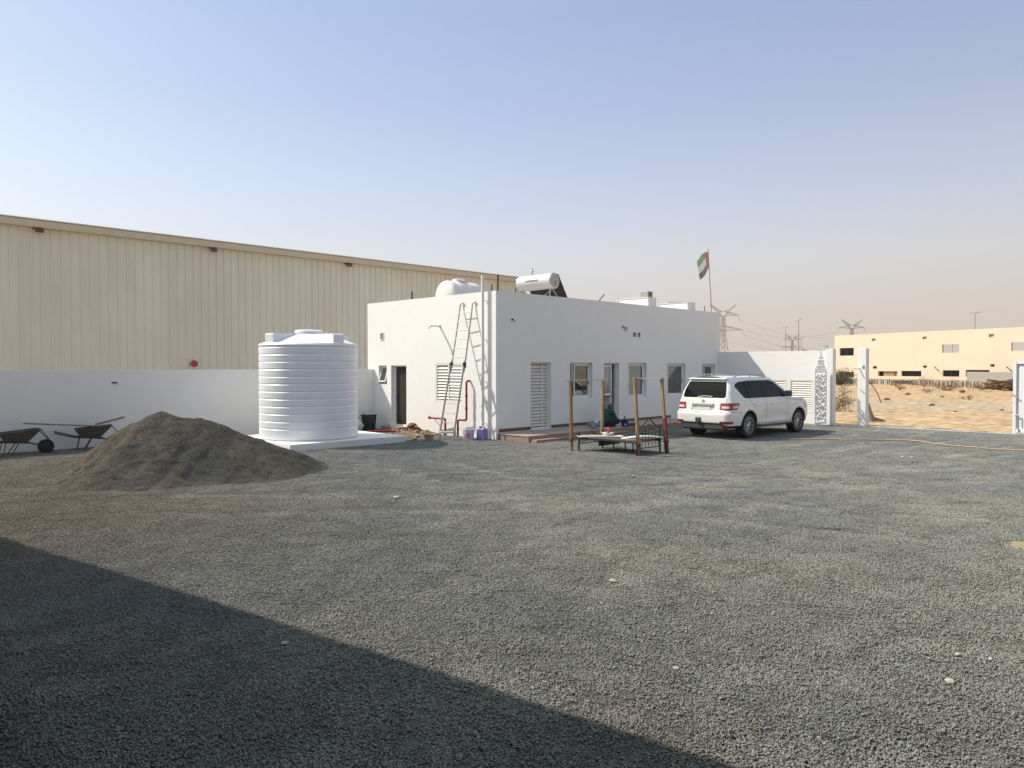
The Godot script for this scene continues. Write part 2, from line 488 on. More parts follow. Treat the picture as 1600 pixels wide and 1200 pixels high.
# ---------------------------------------------------------------- ground
func sheet(xs: Array, zs: Array, hf: Callable, cf: Callable) -> MB:
	var b := MB.new(); b.colored = true
	var P := []; var C := []; var N := []
	for z in zs:
		for x in xs:
			var y: float = hf.call(x, z)
			P.append(Vector3(x, y, z)); C.append(cf.call(x, z))
			var e := 0.06
			N.append(Vector3(y - hf.call(x + e, z), e, y - hf.call(x, z + e)).normalized())
	var w := xs.size()
	for j in zs.size() - 1:
		for i in w - 1:
			var k := j * w + i
			for q in [[k, k + 1, k + w + 1], [k, k + w + 1, k + w]]:
				var o = q if (P[q[1]] - P[q[0]]).cross(P[q[2]] - P[q[0]]).y < 0.0 else [q[0], q[2], q[1]]
				for m in o:
					b.tint = C[m]
					b.put(P[m], N[m])
	return b

func steps(a: float, b: float, s: float) -> Array:
	var o := []
	var n := int(ceil((b - a) / s))
	for k in n + 1: o.append(a + (b - a) * k / n)
	return o

func sand_height(x: float, z: float) -> float:
	if x < 30.6: return -0.06
	var t := smooth(30.6, 34.0, x)
	var y := 0.16 * n_big.get_noise_2d(x * 0.8, z * 0.8) + 0.10 * n_mid.get_noise_2d(x * 0.5, z * 0.5)
	y += 0.16 * smooth(58.0, 84.0, x) * smooth(110.0, 96.0, x) * maxf(0.0, 0.35 + 1.2 * n_big.get_noise_2d(x * 1.2, z * 1.2 + 50.0))
	return -0.05 + t * (y + 0.02) if x < 140.0 else -0.05 + t * y * smooth(200.0, 140.0, x)

func sand_tint(x: float, z: float) -> Color:
	var c := Color(0.70, 0.465, 0.245).lerp(Color(0.62, 0.43, 0.255), clampf(0.5 + n_big.get_noise_2d(x * 1.5, z * 1.5), 0.0, 1.0))
	var grey := smooth(0.05, 0.4, n_big.get_noise_2d(x * 0.5 + 30.0, z * 0.25) + 0.35 - absf(x - 47.0) * 0.045)
	c = c.lerp(Color(0.56, 0.45, 0.32), 0.6 * grey)
	var k := 1.0 + 0.22 * n_mid.get_noise_2d(x * 0.8, z * 0.8)
	return Color(c.r * k, c.g * k, c.b * k)

func build_ground() -> void:
	var xs := [-4000.0, -500.0, -100.0, 0.0] + steps(30.0, 60.0, 0.4) + steps(61.0, 130.0, 1.2) + [150.0, 180.0, 240.0, 400.0, 900.0, 2000.0, 5000.0]
	var zs := [-5000.0, -2000.0, -800.0, -300.0, -150.0, -80.0] + steps(-60.0, 6.0, 0.5) + [20.0, 60.0, 200.0, 1000.0, 4000.0]
	setting("sand_ground", sheet(xs, zs, sand_height, sand_tint), M.sand)
	var gx := [-40.0, -20.0, -8.0] + steps(-4.0, -0.3, 0.4) + steps(0.0, 12.0, 0.07) + steps(12.12, 30.4, 0.14)
	var gz := steps(-22.9, -12.1, 0.14) + steps(-12.0, 3.0, 0.07) + [8.0, 16.0, 30.0]
	var edge := func(x: float, z: float) -> float:
		return yard_height(x, z) - 0.10 * smooth(29.7, 30.4, x + 0.25 * n_mid.get_noise_2d(z, 3.0))
	var col := func(x: float, z: float) -> Color:
		var c := yard_tint(x, z)
		return c.lerp(Color(0.40, 0.31, 0.21), smooth(28.9, 30.0, x + 0.6 * n_mid.get_noise_2d(z * 0.7, 9.0)))
	setting("gravel_yard", sheet(gx, gz, edge, col), M.gravel)

func build_heap() -> void:
	var b := MB.new(); b.colored = true
	var step := 0.055
	var na := int(8.3 / step); var nb := int(7.6 / step)
	var P := []; var C := []; var N := []
	for j in nb + 1:
		for i in na + 1:
			var a := -4.6 + i * step; var d := -3.8 + j * step
			var p := heap_point(a, d)
			var e := 0.05
			P.append(p); N.append((heap_point(a + e, d) - p).cross(heap_point(a, d + e) - p).normalized())
			if N[-1].y < 0: N[-1] = -N[-1]
			C.append(heap_tint(a, d))
	for j in nb:
		for i in na:
			var k := j * (na + 1) + i
			if P[k].y < -0.045 and P[k + na + 2].y < -0.045: continue
			for q in [[k, k + 1, k + na + 2], [k, k + na + 2, k + na + 1]]:
				var o = q if (P[q[1]] - P[q[0]]).cross(P[q[2]] - P[q[0]]).y < 0.0 else [q[0], q[2], q[1]]
				for m in o:
					b.tint = C[m]
					b.put(P[m], N[m])
	var h := thing("gravel_heap", "large heap of brown and grey gravel in front of the tall white tank", "gravel heap")
	part("mound", b, M.gravel, h)

func heap_tint(a: float, d: float) -> Color:
	var t := clampf(smooth(1.2, -1.6, a) * 0.75 + 0.5 * n_mid.get_noise_2d(a * 0.7, d * 0.7 + 11.0) + 0.25, 0.0, 1.0)
	var c := Color(0.098, 0.096, 0.086).lerp(Color(0.190, 0.153, 0.112), t)
	var k := 1.0 + 0.2 * n_mid.get_noise_2d(a * 2.2, d * 2.2)
	return Color(c.r * k, c.g * k, c.b * k)

func build_gravel() -> void:      # loose stones over the whole yard, laid in small scatters that are turned and mixed
	var kinds := []
	for k in 7:
		var b := MB.new(); b.colored = true
		for s in 250:
			var r := 0.2 * sqrt(rng.randf())
			var a := rng.randf() * TAU
			var d := rng.randf_range(0.004, 0.0088) * (1.0 if rng.randf() < 0.95 else 1.6)
			var g := rng.randf_range(0.45, 1.8)
			var w := rng.randf_range(-0.10, 0.10)
			b.tint = Color(g * (1 + w), g, g * (1 - w))
			b.rock(Vector3(r * cos(a), d * rng.randf_range(0.1, 0.75), r * sin(a)), Vector3(d, d * rng.randf_range(0.55, 0.9), d * rng.randf_range(0.7, 1.1)), Basis(Vector3(rng.randf() - 0.5, 1, rng.randf() - 0.5).normalized(), rng.randf() * TAU), rng, 0.2)
		kinds.append([b.mesh(), [], []])
	var sp := 0.19
	var D0 := 2.0
	for i in range(int(0.0 / sp), int(30.0 / sp)):
		for j in range(int(-22.9 / sp), int(3.0 / sp)):
			var x := i * sp + rng.randf_range(-0.09, 0.09)
			var z := j * sp + rng.randf_range(-0.09, 0.09)
			var u := rng.randf()
			var k := rng.randi() % 7
			var xc := (x + z) * 0.7071
			var dd := (x - z) * 0.7071
			if dd < D0 or absf(xc) > 0.74 * dd + 1.6: continue
			if x > BX - 0.15 and z < BZ + 1.4 : continue
			if x > 9.0 and x < 13.6 and z < -17.9: continue
			if z < -22.8 or x > 29.6: continue
			var ra := (x - HEAP_AT.x + z - HEAP_AT.z) * 0.7071
			var rb := (x - HEAP_AT.x - z + HEAP_AT.z) * 0.7071
			var y := yard_height(x, z)
			if heap_height(ra, rb) > y + 0.02: continue
			kinds[k][1].append(Transform3D(Basis(Vector3.UP, u * TAU), Vector3(x, y + 0.005, z)))
			kinds[k][2].append(yard_tint(x, z))
	# small scatters that follow the slopes of the heap
	for k in 5:
		var b := MB.new(); b.colored = true
		for s in 70:
			var r := 0.085 * sqrt(rng.randf())
			var a := rng.randf() * TAU
			var d := rng.randf_range(0.004, 0.0095)
			var g := rng.randf_range(0.45, 1.65)
			b.tint = Color(g * 1.03, g, g * 0.97)
			b.rock(Vector3(r * cos(a), d * rng.randf_range(0.2, 0.8), r * sin(a)), Vector3(d, d * 0.75, d * 0.9), Basis(Vector3.UP, rng.randf() * TAU), rng, 0.2)
		kinds.append([b.mesh(), [], []])
	for i in 104:
		for j in 95:
			var ra := -4.6 + (i + rng.randf()) * 0.08
			var rb := -3.8 + (j + rng.randf()) * 0.08
			var k := 7 + rng.randi() % 5
			var u := rng.randf()
			var p := heap_point(ra, rb)
			if p.y < 0.02: continue
			var e := 0.07
			var up := (heap_point(ra + e, rb) - heap_point(ra - e, rb)).cross(heap_point(ra, rb + e) - heap_point(ra, rb - e)).normalized()
			if up.y < 0: up = -up
			kinds[k][1].append(Transform3D(Basis(Quaternion(Vector3.UP, up)) * Basis(Vector3.UP, u * TAU), p - up * 0.003))
			kinds[k][2].append(heap_tint(ra, rb))
	var o := Node3D.new()
	o.name = "gravel"
	add_child(o)
	o.set_meta("kind", "stuff")
	tag(o, "loose grey gravel stones covering the whole yard", "gravel")
	for kd in kinds:
		var mm := MultiMesh.new()
		mm.transform_format = MultiMesh.TRANSFORM_3D
		mm.use_colors = true
		mm.mesh = kd[0]
		mm.instance_count = kd[1].size()
		for n in kd[1].size():
			mm.set_instance_transform(n, kd[1][n])
			mm.set_instance_color(n, kd[2][n])
		var mi := MultiMeshInstance3D.new()
		mi.name = numbered("stones", o)
		mi.multimesh = mm
		mi.material_override = M.pebble
		mi.set_meta("kind", "stuff")
		o.add_child(mi, true)

# ---------------------------------------------------------------- buildings
# a wall with real openings: o lower corner of the outer face, ux along it, n outward; holes are Rect2 in the wall's own metres
func wall_open(b: MB, o: Vector3, ux: Vector3, n: Vector3, w: float, h: float, thick: float, holes: Array) -> void:
	var xs := [0.0, w]; var ys := [0.0, h]
	for r in holes:
		for x in [r.position.x, r.end.x]: if not x in xs: xs.append(x)
		for y in [r.position.y, r.end.y]: if not y in ys: ys.append(y)
	xs.sort(); ys.sort()
	var P := func(x: float, y: float, back: float) -> Vector3: return o + ux * x + Vector3.UP * y - n * back
	for i in xs.size() - 1:
		for j in ys.size() - 1:
			var mid := Vector2((xs[i] + xs[i + 1]) / 2, (ys[j] + ys[j + 1]) / 2)
			if holes.any(func(r): return r.has_point(mid)): continue
			b.quad_n(P.call(xs[i], ys[j], 0), P.call(xs[i + 1], ys[j], 0), P.call(xs[i + 1], ys[j + 1], 0), P.call(xs[i], ys[j + 1], 0), n)
			b.quad_n(P.call(xs[i], ys[j], thick), P.call(xs[i + 1], ys[j], thick), P.call(xs[i + 1], ys[j + 1], thick), P.call(xs[i], ys[j + 1], thick), -n)
	for r in holes + [Rect2(0, 0, w, h)]:
		var s := -1.0 if r == Rect2(0, 0, w, h) else 1.0
		var x0: float = r.position.x; var x1: float = r.end.x; var y0: float = r.position.y; var y1: float = r.end.y
		b.quad_n(P.call(x0, y0, 0), P.call(x0, y1, 0), P.call(x0, y1, thick), P.call(x0, y0, thick), ux * s)
		b.quad_n(P.call(x1, y0, 0), P.call(x1, y1, 0), P.call(x1, y1, thick), P.call(x1, y0, thick), -ux * s)
		b.quad_n(P.call(x0, y0, 0), P.call(x1, y0, 0), P.call(x1, y0, thick), P.call(x0, y0, thick), Vector3.UP * s)
		b.quad_n(P.call(x0, y1, 0), P.call(x1, y1, 0), P.call(x1, y1, thick), P.call(x0, y1, thick), Vector3.DOWN * s)

func frame_bars(b: MB, w: float, h: float, t: float, d: float, z := 0.0) -> void:     # rectangle of bars, centred at x, from y = 0
	b.bbox(Vector3(-w / 2 + t / 2, h / 2, z), Vector3(t, h, d), 0.004)
	b.bbox(Vector3(w / 2 - t / 2, h / 2, z), Vector3(t, h, d), 0.004)
	b.bbox(Vector3(0, t / 2, z), Vector3(w - 2 * t, t, d * 0.98), 0.004)
	b.bbox(Vector3(0, h - t / 2, z), Vector3(w - 2 * t, t, d * 0.98), 0.004)

# louvred panel facing +z of its own node
func louvre(parent: Node3D, w: float, h: float, pitch: float, m: Material, mullions := [], q := Basis(), at := Vector3.ZERO, called := "louvre") -> Node3D:
	var o := group_part(called, parent, at, q)
	var f := MB.new()
	frame_bars(f, w, h, 0.055, 0.07)
	for x in mullions: f.bbox(Vector3(x, h / 2, 0), Vector3(0.05, h - 0.112, 0.066), 0.004)
	part("frame", f, m, o)
	var edges := [-w / 2 + 0.056]
	for x in mullions: edges.append_array([x - 0.026, x + 0.026])
	edges.append(w / 2 - 0.056)
	var tilt := Basis(Vector3.RIGHT, deg_to_rad(52))
	for e in range(0, edges.size(), 2):
		var s := MB.new()
		s.bbox(Vector3.ZERO, Vector3(edges[e + 1] - edges[e], 0.012, pitch * 1.28), 0.003)
		var sm := s.mesh()
		var n := int((h - 0.14) / pitch)
		for k in n:
			part("slat", sm, m, o, Vector3((edges[e] + edges[e + 1]) / 2, 0.09 + (k + 0.5) * (h - 0.17) / n, -0.012), tilt)
	return o

func build_shed() -> void:      # unseen canopy; eave fits the shadow edge, lowered and lengthened to deepen the shade
	var along := Vector3(1.652, 0, 9.662).normalized()
	var h := 5.2
	var p := Vector3(2.17, 0, -11.707) - Vector3(SUN.x, 0, SUN.z) * (h / -SUN.y)
	var turn := atan2(-along.z, along.x)
	var o := thing("unseen_canopy", "unseen cream metal canopy sized to darken the shadow on the near corner of the yard", "canopy", p - along * 0.6, turn)
	var L := 40.0      # local x along the eave, local z away from the yard
	for k in 20:
		var b := MB.new()
		b.box(Vector3(1.0 + 2.0 * k, h + 0.02, 6.0), Vector3(1.985, 0.06, 12.0))
		for r in 5: b.box(Vector3(0.2 + 0.4 * r + 2.0 * k, h + 0.07, 6.0), Vector3(0.06, 0.045, 12.0))
		part("roof_sheet", b, M.cream, o)
		b = MB.new()
		b.box(Vector3(1.0 + 2.0 * k, h / 2 - 0.02, 12.1), Vector3(1.985, h - 0.04, 0.12))
		for r in 5: b.box(Vector3(0.2 + 0.4 * r + 2.0 * k, h / 2 - 0.02, 12.02), Vector3(0.06, h - 0.04, 0.05))
		part("cladding_panel", b, M.cream, o)
	var r := MB.new()
	r.bbox(Vector3(L / 2, h - 0.12, 0.04), Vector3(L, 0.24, 0.10), 0.01)
	part("eave", r, M.cream_trim, o)
	for x in [0.06, L - 0.06]:
		var e := MB.new()
		e.box(Vector3(x, h / 2 - 0.02, 6.0), Vector3(0.12, h - 0.04, 11.9))
		part("end_wall", e, M.cream, o)
	for x in [1.0, 7.0, 32.0, 39.0]:
		var c := MB.new()
		c.box(Vector3(x, h / 2 - 0.1, 0.25), Vector3(0.3, h - 0.2, 0.3))
		part("column", c, M.cream_trim, o)

func build_warehouse() -> void:
	var o := thing("warehouse", "long cream ribbed metal warehouse rising behind the white boundary wall", "warehouse", Vector3(0, 0, -29.05))
	var x0 := -6.0; var x1 := 29.9
	var n := 30
	var pw := (x1 - x0) / n
	var h := 6.93
	var b := MB.new()
	var prof := [Vector2(0, 0), Vector2(0.07, 0), Vector2(0.095, 0.048), Vector2(0.135, 0.048), Vector2(0.165, 0)]     # one rib, then flat
	var line := []
	for r in 4:
		for q in prof: line.append(Vector2(r * pw / 4 + q.x, q.y))
	line.append(Vector2(pw - 0.002, 0)); line.append(Vector2(pw - 0.002, -0.02))
	for k in line.size() - 1:
		var a: Vector2 = line[k]; var c: Vector2 = line[k + 1]
		b.quad(Vector3(a.x, 0, a.y), Vector3(c.x, 0, c.y), Vector3(c.x, h, c.y), Vector3(a.x, h, a.y))
	b.quad(Vector3(pw, 0, -0.05), Vector3(0, 0, -0.05), Vector3(0, h, -0.05), Vector3(pw, h, -0.05))
	var sm := b.mesh()
	for k in n:
		part("cladding_panel", sm, M["cream_%d" % ((k * 5 + k / 3) % 3)], o, Vector3(x0 + k * pw, 0, 0))
	var g := MB.new()
	g.bbox(Vector3((x0 + x1) / 2, 7.0, 0.13), Vector3(x1 - x0 + 0.3, 0.24, 0.26), 0.02)
	part("gutter", g, M.cream_trim, o)
	g = MB.new()
	g.bbox(Vector3((x0 + x1) / 2, 7.14, 0.05), Vector3(x1 - x0 + 0.34, 0.03, 0.44), 0.005)
	part("eave_trim", g, M.cream_trim, o)
	g = MB.new()
	g.bbox(Vector3(x1 + 0.05, 3.44, -0.02), Vector3(0.16, 6.88, 0.18), 0.01)
	part("corner_trim", g, M.cream_trim, o)
	g = MB.new()
	g.box(Vector3((x0 + x1) / 2, 7.5, -10.0), Vector3(x1 - x0 + 0.2, 0.1, 20.2), Basis(Vector3.RIGHT, 0.035))
	part("roof", g, M.cream, o)
	for x in [x0 + 0.06, x1 - 0.08]:
		g = MB.new(); g.box(Vector3(x, 3.5, -10.1), Vector3(0.1, 7.0, 19.9))
		part("end_wall", g, M.cream, o)
	var wall := MB.new()
	wall.box(Vector3((x0 + x1) / 2, 3.0, -20.1), Vector3(x1 - x0, 6.0, 0.1))
	part("rear_wall", wall, M.cream, o)
	var fx := [6.59, 12.47, 18.58]
	for k in 3:
		var f := thing("floodlight", "small brown floodlight under the warehouse gutter, %s one of the three" % ["leftmost", "middle", "rightmost"][k], "floodlight", Vector3(fx[k], 6.80, -28.88), 0.0, "floodlights under the warehouse gutter")
		var m := MB.new(); m.bbox(Vector3(0, 0, 0.02), Vector3(0.24, 0.13, 0.14), 0.012, Basis(Vector3.RIGHT, 0.4))
		part("housing", m, M.wood_far, f)
		m = MB.new(); m.bbox(Vector3(-0.14, 0.05, -0.03), Vector3(0.14, 0.025, 0.05), 0.006)
		part("bracket", m, M.wood_far, f)
		m = MB.new(); m.box(Vector3(0, -0.035, 0.075), Vector3(0.16, 0.01, 0.05), Basis(Vector3.RIGHT, 0.4))
		part("lens", m, M.glass, f)
	var bell := thing("alarm_bell", "round red alarm bell on the warehouse wall just above the white wall", "bell", Vector3(11.70, 2.37, -29.0))
	var m2 := MB.new()
	m2.lathe([Vector2(0.13, 0), Vector2(0.13, 0.035), Vector2(0.11, 0.07), Vector2(0.06, 0.09), Vector2(0, 0.095)], 20, Transform3D(Basis(Vector3.RIGHT, PI / 2), Vector3(0, 0, 0.07)))
	part("gong", m2, M.red, bell)
	m2 = MB.new(); m2.bbox(Vector3(0, 0, 0.04), Vector3(0.12, 0.12, 0.08), 0.01)
	part("back_box", m2, M.red_pipe, bell)

func build_left_wall() -> void:
	var o := thing("boundary_wall", "long plain white boundary wall in shade in front of the warehouse", "wall", Vector3(0, 0, -22.95))
	var b := MB.new()
	wall_open(b, Vector3(-8, -0.1, 0), Vector3.RIGHT, Vector3.BACK, BX + 8 - 0.004, 2.26, 0.2, [])
	part("wall_face", b, M.wall_paint, o)
	b = MB.new(); b.bbox(Vector3(7.03, 1.80, 0.02), Vector3(0.12, 0.04, 0.05), 0.006)
	part("light_fitting", b, M.dark_steel, o)

# sliding window in an opening, facing +z of its node; both sashes pushed towards +x so that the -x side stands open
func slide_window(parent: Node3D, at: Vector3, w: float, h: float, open: float) -> Node3D:
	var o := group_part("window", parent, at)
	var f := MB.new(); frame_bars(f, w - 0.004, h - 0.004, 0.045, 0.11)
	f.box(Vector3(0, 0.05, 0.0), Vector3(w - 0.1, 0.012, 0.02))
	part("frame", f, M.white_metal, o)
	var sw := (w - 0.09) * (1.0 - open)
	for k in 2:
		var sx := w / 2 - 0.047 - sw / 2 - (0.0 if k == 0 else 0.075)
		var s := MB.new()
		var sb := MB.new(); frame_bars(sb, sw, h - 0.10, 0.055, 0.03)
		for i in sb.v.size(): s.put(sb.v[i] + Vector3(sx, 0.05, 0.03 - 0.042 * k), sb.n[i])
		part("sash", s, M.white_metal, o)
		var g := MB.new(); g.box(Vector3(sx, h / 2, 0.03 - 0.042 * k), Vector3(sw - 0.11, h - 0.21, 0.006))
		part("pane", g, M.glass, o)
	var hd := MB.new(); hd.bbox(Vector3(w / 2 - 0.08, h * 0.45, 0.055), Vector3(0.02, 0.14, 0.02), 0.005)
	part("handle", hd, M.black, o)
	return o

func build_block() -> void:
	var H := 4.57
	var L := 29.166 - BX
	var Wd := 6.85
	var o := thing("service_block", "white flat-roofed single-storey block with louvred doors and windows", "building")
	# long front, holes in metres from its left corner
	var fh := [Rect2(17.357 - BX, 0.22, 0.966, 2.17), Rect2(19.287 - BX, 1.16, 1.186, 1.225), Rect2(21.135 - BX, 0.22, 0.874, 2.17), Rect2(22.542 - BX, 1.11, 1.188, 1.28), Rect2(25.108 - BX, 1.09, 1.354, 1.29), Rect2(27.754 - BX, 1.35, 1.018, 1.01)]
	var b := MB.new()
	wall_open(b, Vector3(BX, 0, BZ), Vector3.RIGHT, Vector3.BACK, L, H, 0.24, fh)
	part("front_wall", b, M.plaster, o)
	# short side: metres from its back corner towards the front
	var sz := BZ - Wd
	var sh := [Rect2(-22.65 - sz, 1.62, 0.48, 0.67), Rect2(-21.90 - sz, 0.155, 0.89, 2.14), Rect2(-19.40 - sz, 1.10, 1.335, 1.25)]
	b = MB.new()
	wall_open(b, Vector3(BX, 0, sz), Vector3.BACK, Vector3.LEFT, Wd - 0.24, H, 0.24, sh)
	part("side_wall", b, M.plaster, o)
	b = MB.new()
	b.box(Vector3(BX + L - 0.12, H / 2, BZ - 0.24 - (Wd - 0.24) / 2), Vector3(0.24, H, Wd - 0.24))
	part("far_wall", b, M.plaster, o)
	b = MB.new()
	b.box(Vector3(BX + L / 2, H / 2, sz + 0.12), Vector3(L - 0.482, H, 0.24))
	part("rear_wall", b, M.plaster, o)
	b = MB.new()
	b.box(Vector3(BX + L / 2, 3.95, BZ - Wd / 2), Vector3(L - 0.482, 0.2, Wd - 0.482))
	part("roof_slab", b, M.concrete, o)
	b = MB.new()
	b.box(Vector3(BX + L / 2, 0.1, BZ - Wd / 2), Vector3(L - 0.482, 0.12, Wd - 0.482))
	part("floor_slab", b, M.concrete, o)
	for x in [18.8, 20.8, 22.2, 24.6, 27.0]:
		b = MB.new(); b.box(Vector3(x, 2.0, BZ - Wd / 2), Vector3(0.1, 3.68, Wd - 0.5))
		part("inner_wall", b, M.plaster, o)
	b = MB.new(); b.box(Vector3(17.2, 2.0, -20.2), Vector3(2.3, 3.68, 0.1))
	part("inner_wall", b, M.plaster, o)
	# openings of the front
	var fz := BZ - 0.17
	louvre(o, 0.962, 2.166, 0.105, M.louver, [0.19], Basis(), Vector3(17.84, 0.222, fz), "louvred_door")
	slide_window(o, Vector3(19.88, 1.16, fz), 1.186, 1.225, 0.27)
	slide_window(o, Vector3(23.136, 1.11, fz), 1.188, 1.28, 0.14)
	slide_window(o, Vector3(25.785, 1.09, fz), 1.354, 1.29, 0.14)
	slide_window(o, Vector3(28.263, 1.35, fz), 1.018, 1.01, 0.3)
	var d := group_part("glazed_door", o, Vector3(21.572, 0.22, fz))
	b = MB.new(); frame_bars(b, 0.87, 2.166, 0.045, 0.11)
	part("frame", b, M.white_metal, d)
	var leaf := MB.new(); frame_bars(leaf, 0.60, 2.05, 0.075, 0.045)
	leaf.bbox(Vector3(0, 0.98, 0), Vector3(0.448, 0.09, 0.044), 0.004)
	var lq := Basis(Vector3.UP, 0.0)
	part("door_leaf", leaf, M.white_metal, d, Vector3(-0.085, 0.05, -0.01), lq)
	b = MB.new(); b.box(Vector3(-0.085, 0.56, -0.01), Vector3(0.45, 0.74, 0.006)); b.box(Vector3(-0.085, 1.56, -0.01), Vector3(0.45, 0.95, 0.006))
	part("pane", b, M.glass, d)
	b = MB.new(); b.bbox(Vector3(0.185, 1.05, 0.035), Vector3(0.025, 0.2, 0.03), 0.006)
	part("handle", b, M.steel, d)
	# openings of the short side
	var xq := Basis(Vector3.UP, -PI / 2)        # faces -x
	louvre(o, 1.33, 1.245, 0.098, M.louver, [-0.02], xq, Vector3(BX + 0.04, 1.103, -18.732), "louvred_window")
	var w := group_part("awning_window", o, Vector3(BX + 0.15, 1.62, -22.41), xq)
	b = MB.new(); frame_bars(b, 0.476, 0.666, 0.04, 0.06)
	part("frame", b, M.white_metal, w)
	var sash := MB.new(); frame_bars(sash, 0.40, 0.56, 0.045, 0.03)
	var sq := Basis(Vector3.RIGHT, deg_to_rad(-16))
	var hinge := Vector3(0, 0.62, 0.03)
	part("sash", sash, M.white_metal, w, hinge + sq * Vector3(0, -0.56, 0), sq)
	b = MB.new(); b.box(Vector3(0, 0.28, 0), Vector3(0.31, 0.47, 0.006))
	part("pane", b, M.glass, w, hinge + sq * Vector3(0, -0.56, 0), sq)
	var dr := group_part("side_door", o, Vector3(BX + 0.2, 0.157, -21.455), xq)
	b = MB.new(); frame_bars(b, 0.886, 2.136, 0.05, 0.07)
	part("frame", b, M.white_metal, dr)
	b = MB.new(); b.bbox(Vector3(0.0, 1.04, -0.01), Vector3(0.78, 2.02, 0.045), 0.006)
	part("door_leaf", b, M.door_dark, dr)
	b = MB.new(); b.tube([Vector3(-0.33, 1.0, 0.01), Vector3(-0.33, 1.0, 0.06), Vector3(-0.22, 1.0, 0.06)], 0.012, 6); b.bbox(Vector3(-0.33, 0.98, 0.018), Vector3(0.05, 0.2, 0.012), 0.004)
	part("handle", b, M.black, dr)
	# small fittings
	b = MB.new(); b.bbox(Vector3(BX - 0.012, 3.36, -22.44), Vector3(0.03, 0.28, 0.22), 0.006)
	var v := part("vent", b, M.white_metal, o)
	b = MB.new()
	for k in 3: b.box(Vector3(BX - 0.03, 3.29 + 0.07 * k, -22.44), Vector3(0.01, 0.045, 0.13))
	part("grille", b, M.dark_steel, v)
	for x in [22.934, 23.218]:
		b = MB.new(); b.bbox(Vector3(x, 3.445, BZ + 0.012), Vector3(0.15, 0.17, 0.03), 0.006)
		v = part("vent", b, M.steel, o)
		b = MB.new()
		for k in 3: b.box(Vector3(x, 3.395 + 0.05 * k, BZ + 0.031), Vector3(0.11, 0.03, 0.01))
		part("grille", b, M.black, v)
	# plinth course of dark tiles above the deck
	b = MB.new()
	for seg in [[15.93, 17.35], [18.33, 21.13], [22.02, 25.4]]:
		b.bbox(Vector3((seg[0] + seg[1]) / 2, 0.285, BZ + 0.008), Vector3(seg[1] - seg[0], 0.10, 0.016), 0.003)
	part("skirting", b, M.skirting, o)
	# wall box and cable stubs
	var st := thing("wall_lamp_stub", "dark cable stub on the shaded front wall above the louvred door", "cable", Vector3(16.5, 3.72, BZ), 0.0, "cable stubs on the front wall")
	b = MB.new(); b.tube([Vector3(0, 0, -0.02), Vector3(0, 0.0, 0.05), Vector3(0.03, -0.03, 0.08), Vector3(0.05, -0.08, 0.07)], 0.016, 6)
	part("cable", b, M.black, st)
	b = MB.new(); b.bbox(Vector3(0, 0.0, 0.015), Vector3(0.06, 0.06, 0.03), 0.008)
	part("box", b, M.dark_steel, st)
	st = thing("wall_lamp_stub", "looped cable stub on the front wall left of the two small vents", "cable", Vector3(22.3, 3.66, BZ), 0.0, "cable stubs on the front wall")
	b = MB.new()
	var loop := [Vector3(-0.1, 0.05, -0.02), Vector3(-0.1, 0.05, 0.04)]
	for k in 9: loop.append(Vector3(0.05 + 0.07 * cos(2.6 - k * 0.8), -0.02 + 0.06 * sin(2.6 - k * 0.8), 0.05))
	b.tube(loop, 0.013, 6)
	part("cable", b, M.black, st)
	b = MB.new(); b.bbox(Vector3(-0.1, 0.05, 0.012), Vector3(0.05, 0.07, 0.024), 0.006)
	part("box", b, M.dark_steel, st)
	# spout with its long shadow on the sunlit side
	var sp := thing("roof_spout", "short white pipe spout sticking out of the sunlit side wall", "spout", Vector3(BX, 3.60, -19.188))
	b = MB.new(); b.tube([Vector3(0.1, 0, 0), Vector3(-0.40, -0.02, 0), Vector3(-0.46, -0.06, 0), Vector3(-0.47, -0.12, 0)], 0.032, 10)
	part("pipe", b, M.white_metal, sp)
	b = MB.new(); b.lathe([Vector2(0.055, 0), Vector2(0.055, 0.02), Vector2(0.033, 0.022)], 12, Transform3D(Basis(Vector3.BACK, PI / 2), Vector3(0, 0, 0)))
	part("collar", b, M.white_metal, sp)
	# downpipe near the corner
	var dp := thing("downpipe", "white downpipe at the sunlit corner rising above the roof edge", "pipe", Vector3(BX - 0.13, 0, -16.96))
	b = MB.new(); b.tube([Vector3(0, 0.02, 0), Vector3(0, 2.6, 0), Vector3(0, 5.06, 0)], 0.052, 12)
	part("pipe", b, M.white_metal, dp)
	for y in [0.5, 1.8, 3.1, 4.3]:
		b = MB.new(); b.bbox(Vector3(0.06, y, 0), Vector3(0.14, 0.025, 0.03), 0.004)
		part("clip", b, M.white_metal, dp)
	# deck of tiles along the front, step before the side door
	var dk := thing("tiled_deck", "low brown tiled deck running along the shaded front of the block", "deck")
	b = MB.new(); b.box(Vector3(20.75, 0.085, -15.855), Vector3(9.7, 0.19, 1.29))
	part("riser", b, M.tile, dk)
	var tw := 0.606
	var tt := MB.new(); tt.bbox(Vector3.ZERO, Vector3(tw - 0.006, 0.022, 0.42), 0.003)
	var ttm := tt.mesh()
	for i in 16:
		for j in 3:
			part("tile", ttm, M.tile_top, dk, Vector3(15.88 + tw * (i + 0.5), 0.192 + 0.0008 * ((i * 7 + j * 3) % 3), -16.272 + 0.427 * j))
	b = MB.new(); b.bbox(Vector3(18.2, 0.05, -15.06), Vector3(4.5, 0.1, 0.28), 0.006)
	part("lower_step", b, M.tile, dk)
	var ds := thing("door_step", "small brown tiled step below the dark side door", "step", Vector3(BX, 0, -21.45))
	b = MB.new(); b.bbox(Vector3(-0.2, 0.07, 0), Vector3(0.40, 0.14, 1.05), 0.006)
	part("riser", b, M.tile, ds)
	b = MB.new(); b.bbox(Vector3(-0.2, 0.152, 0), Vector3(0.43, 0.022, 1.09), 0.004)
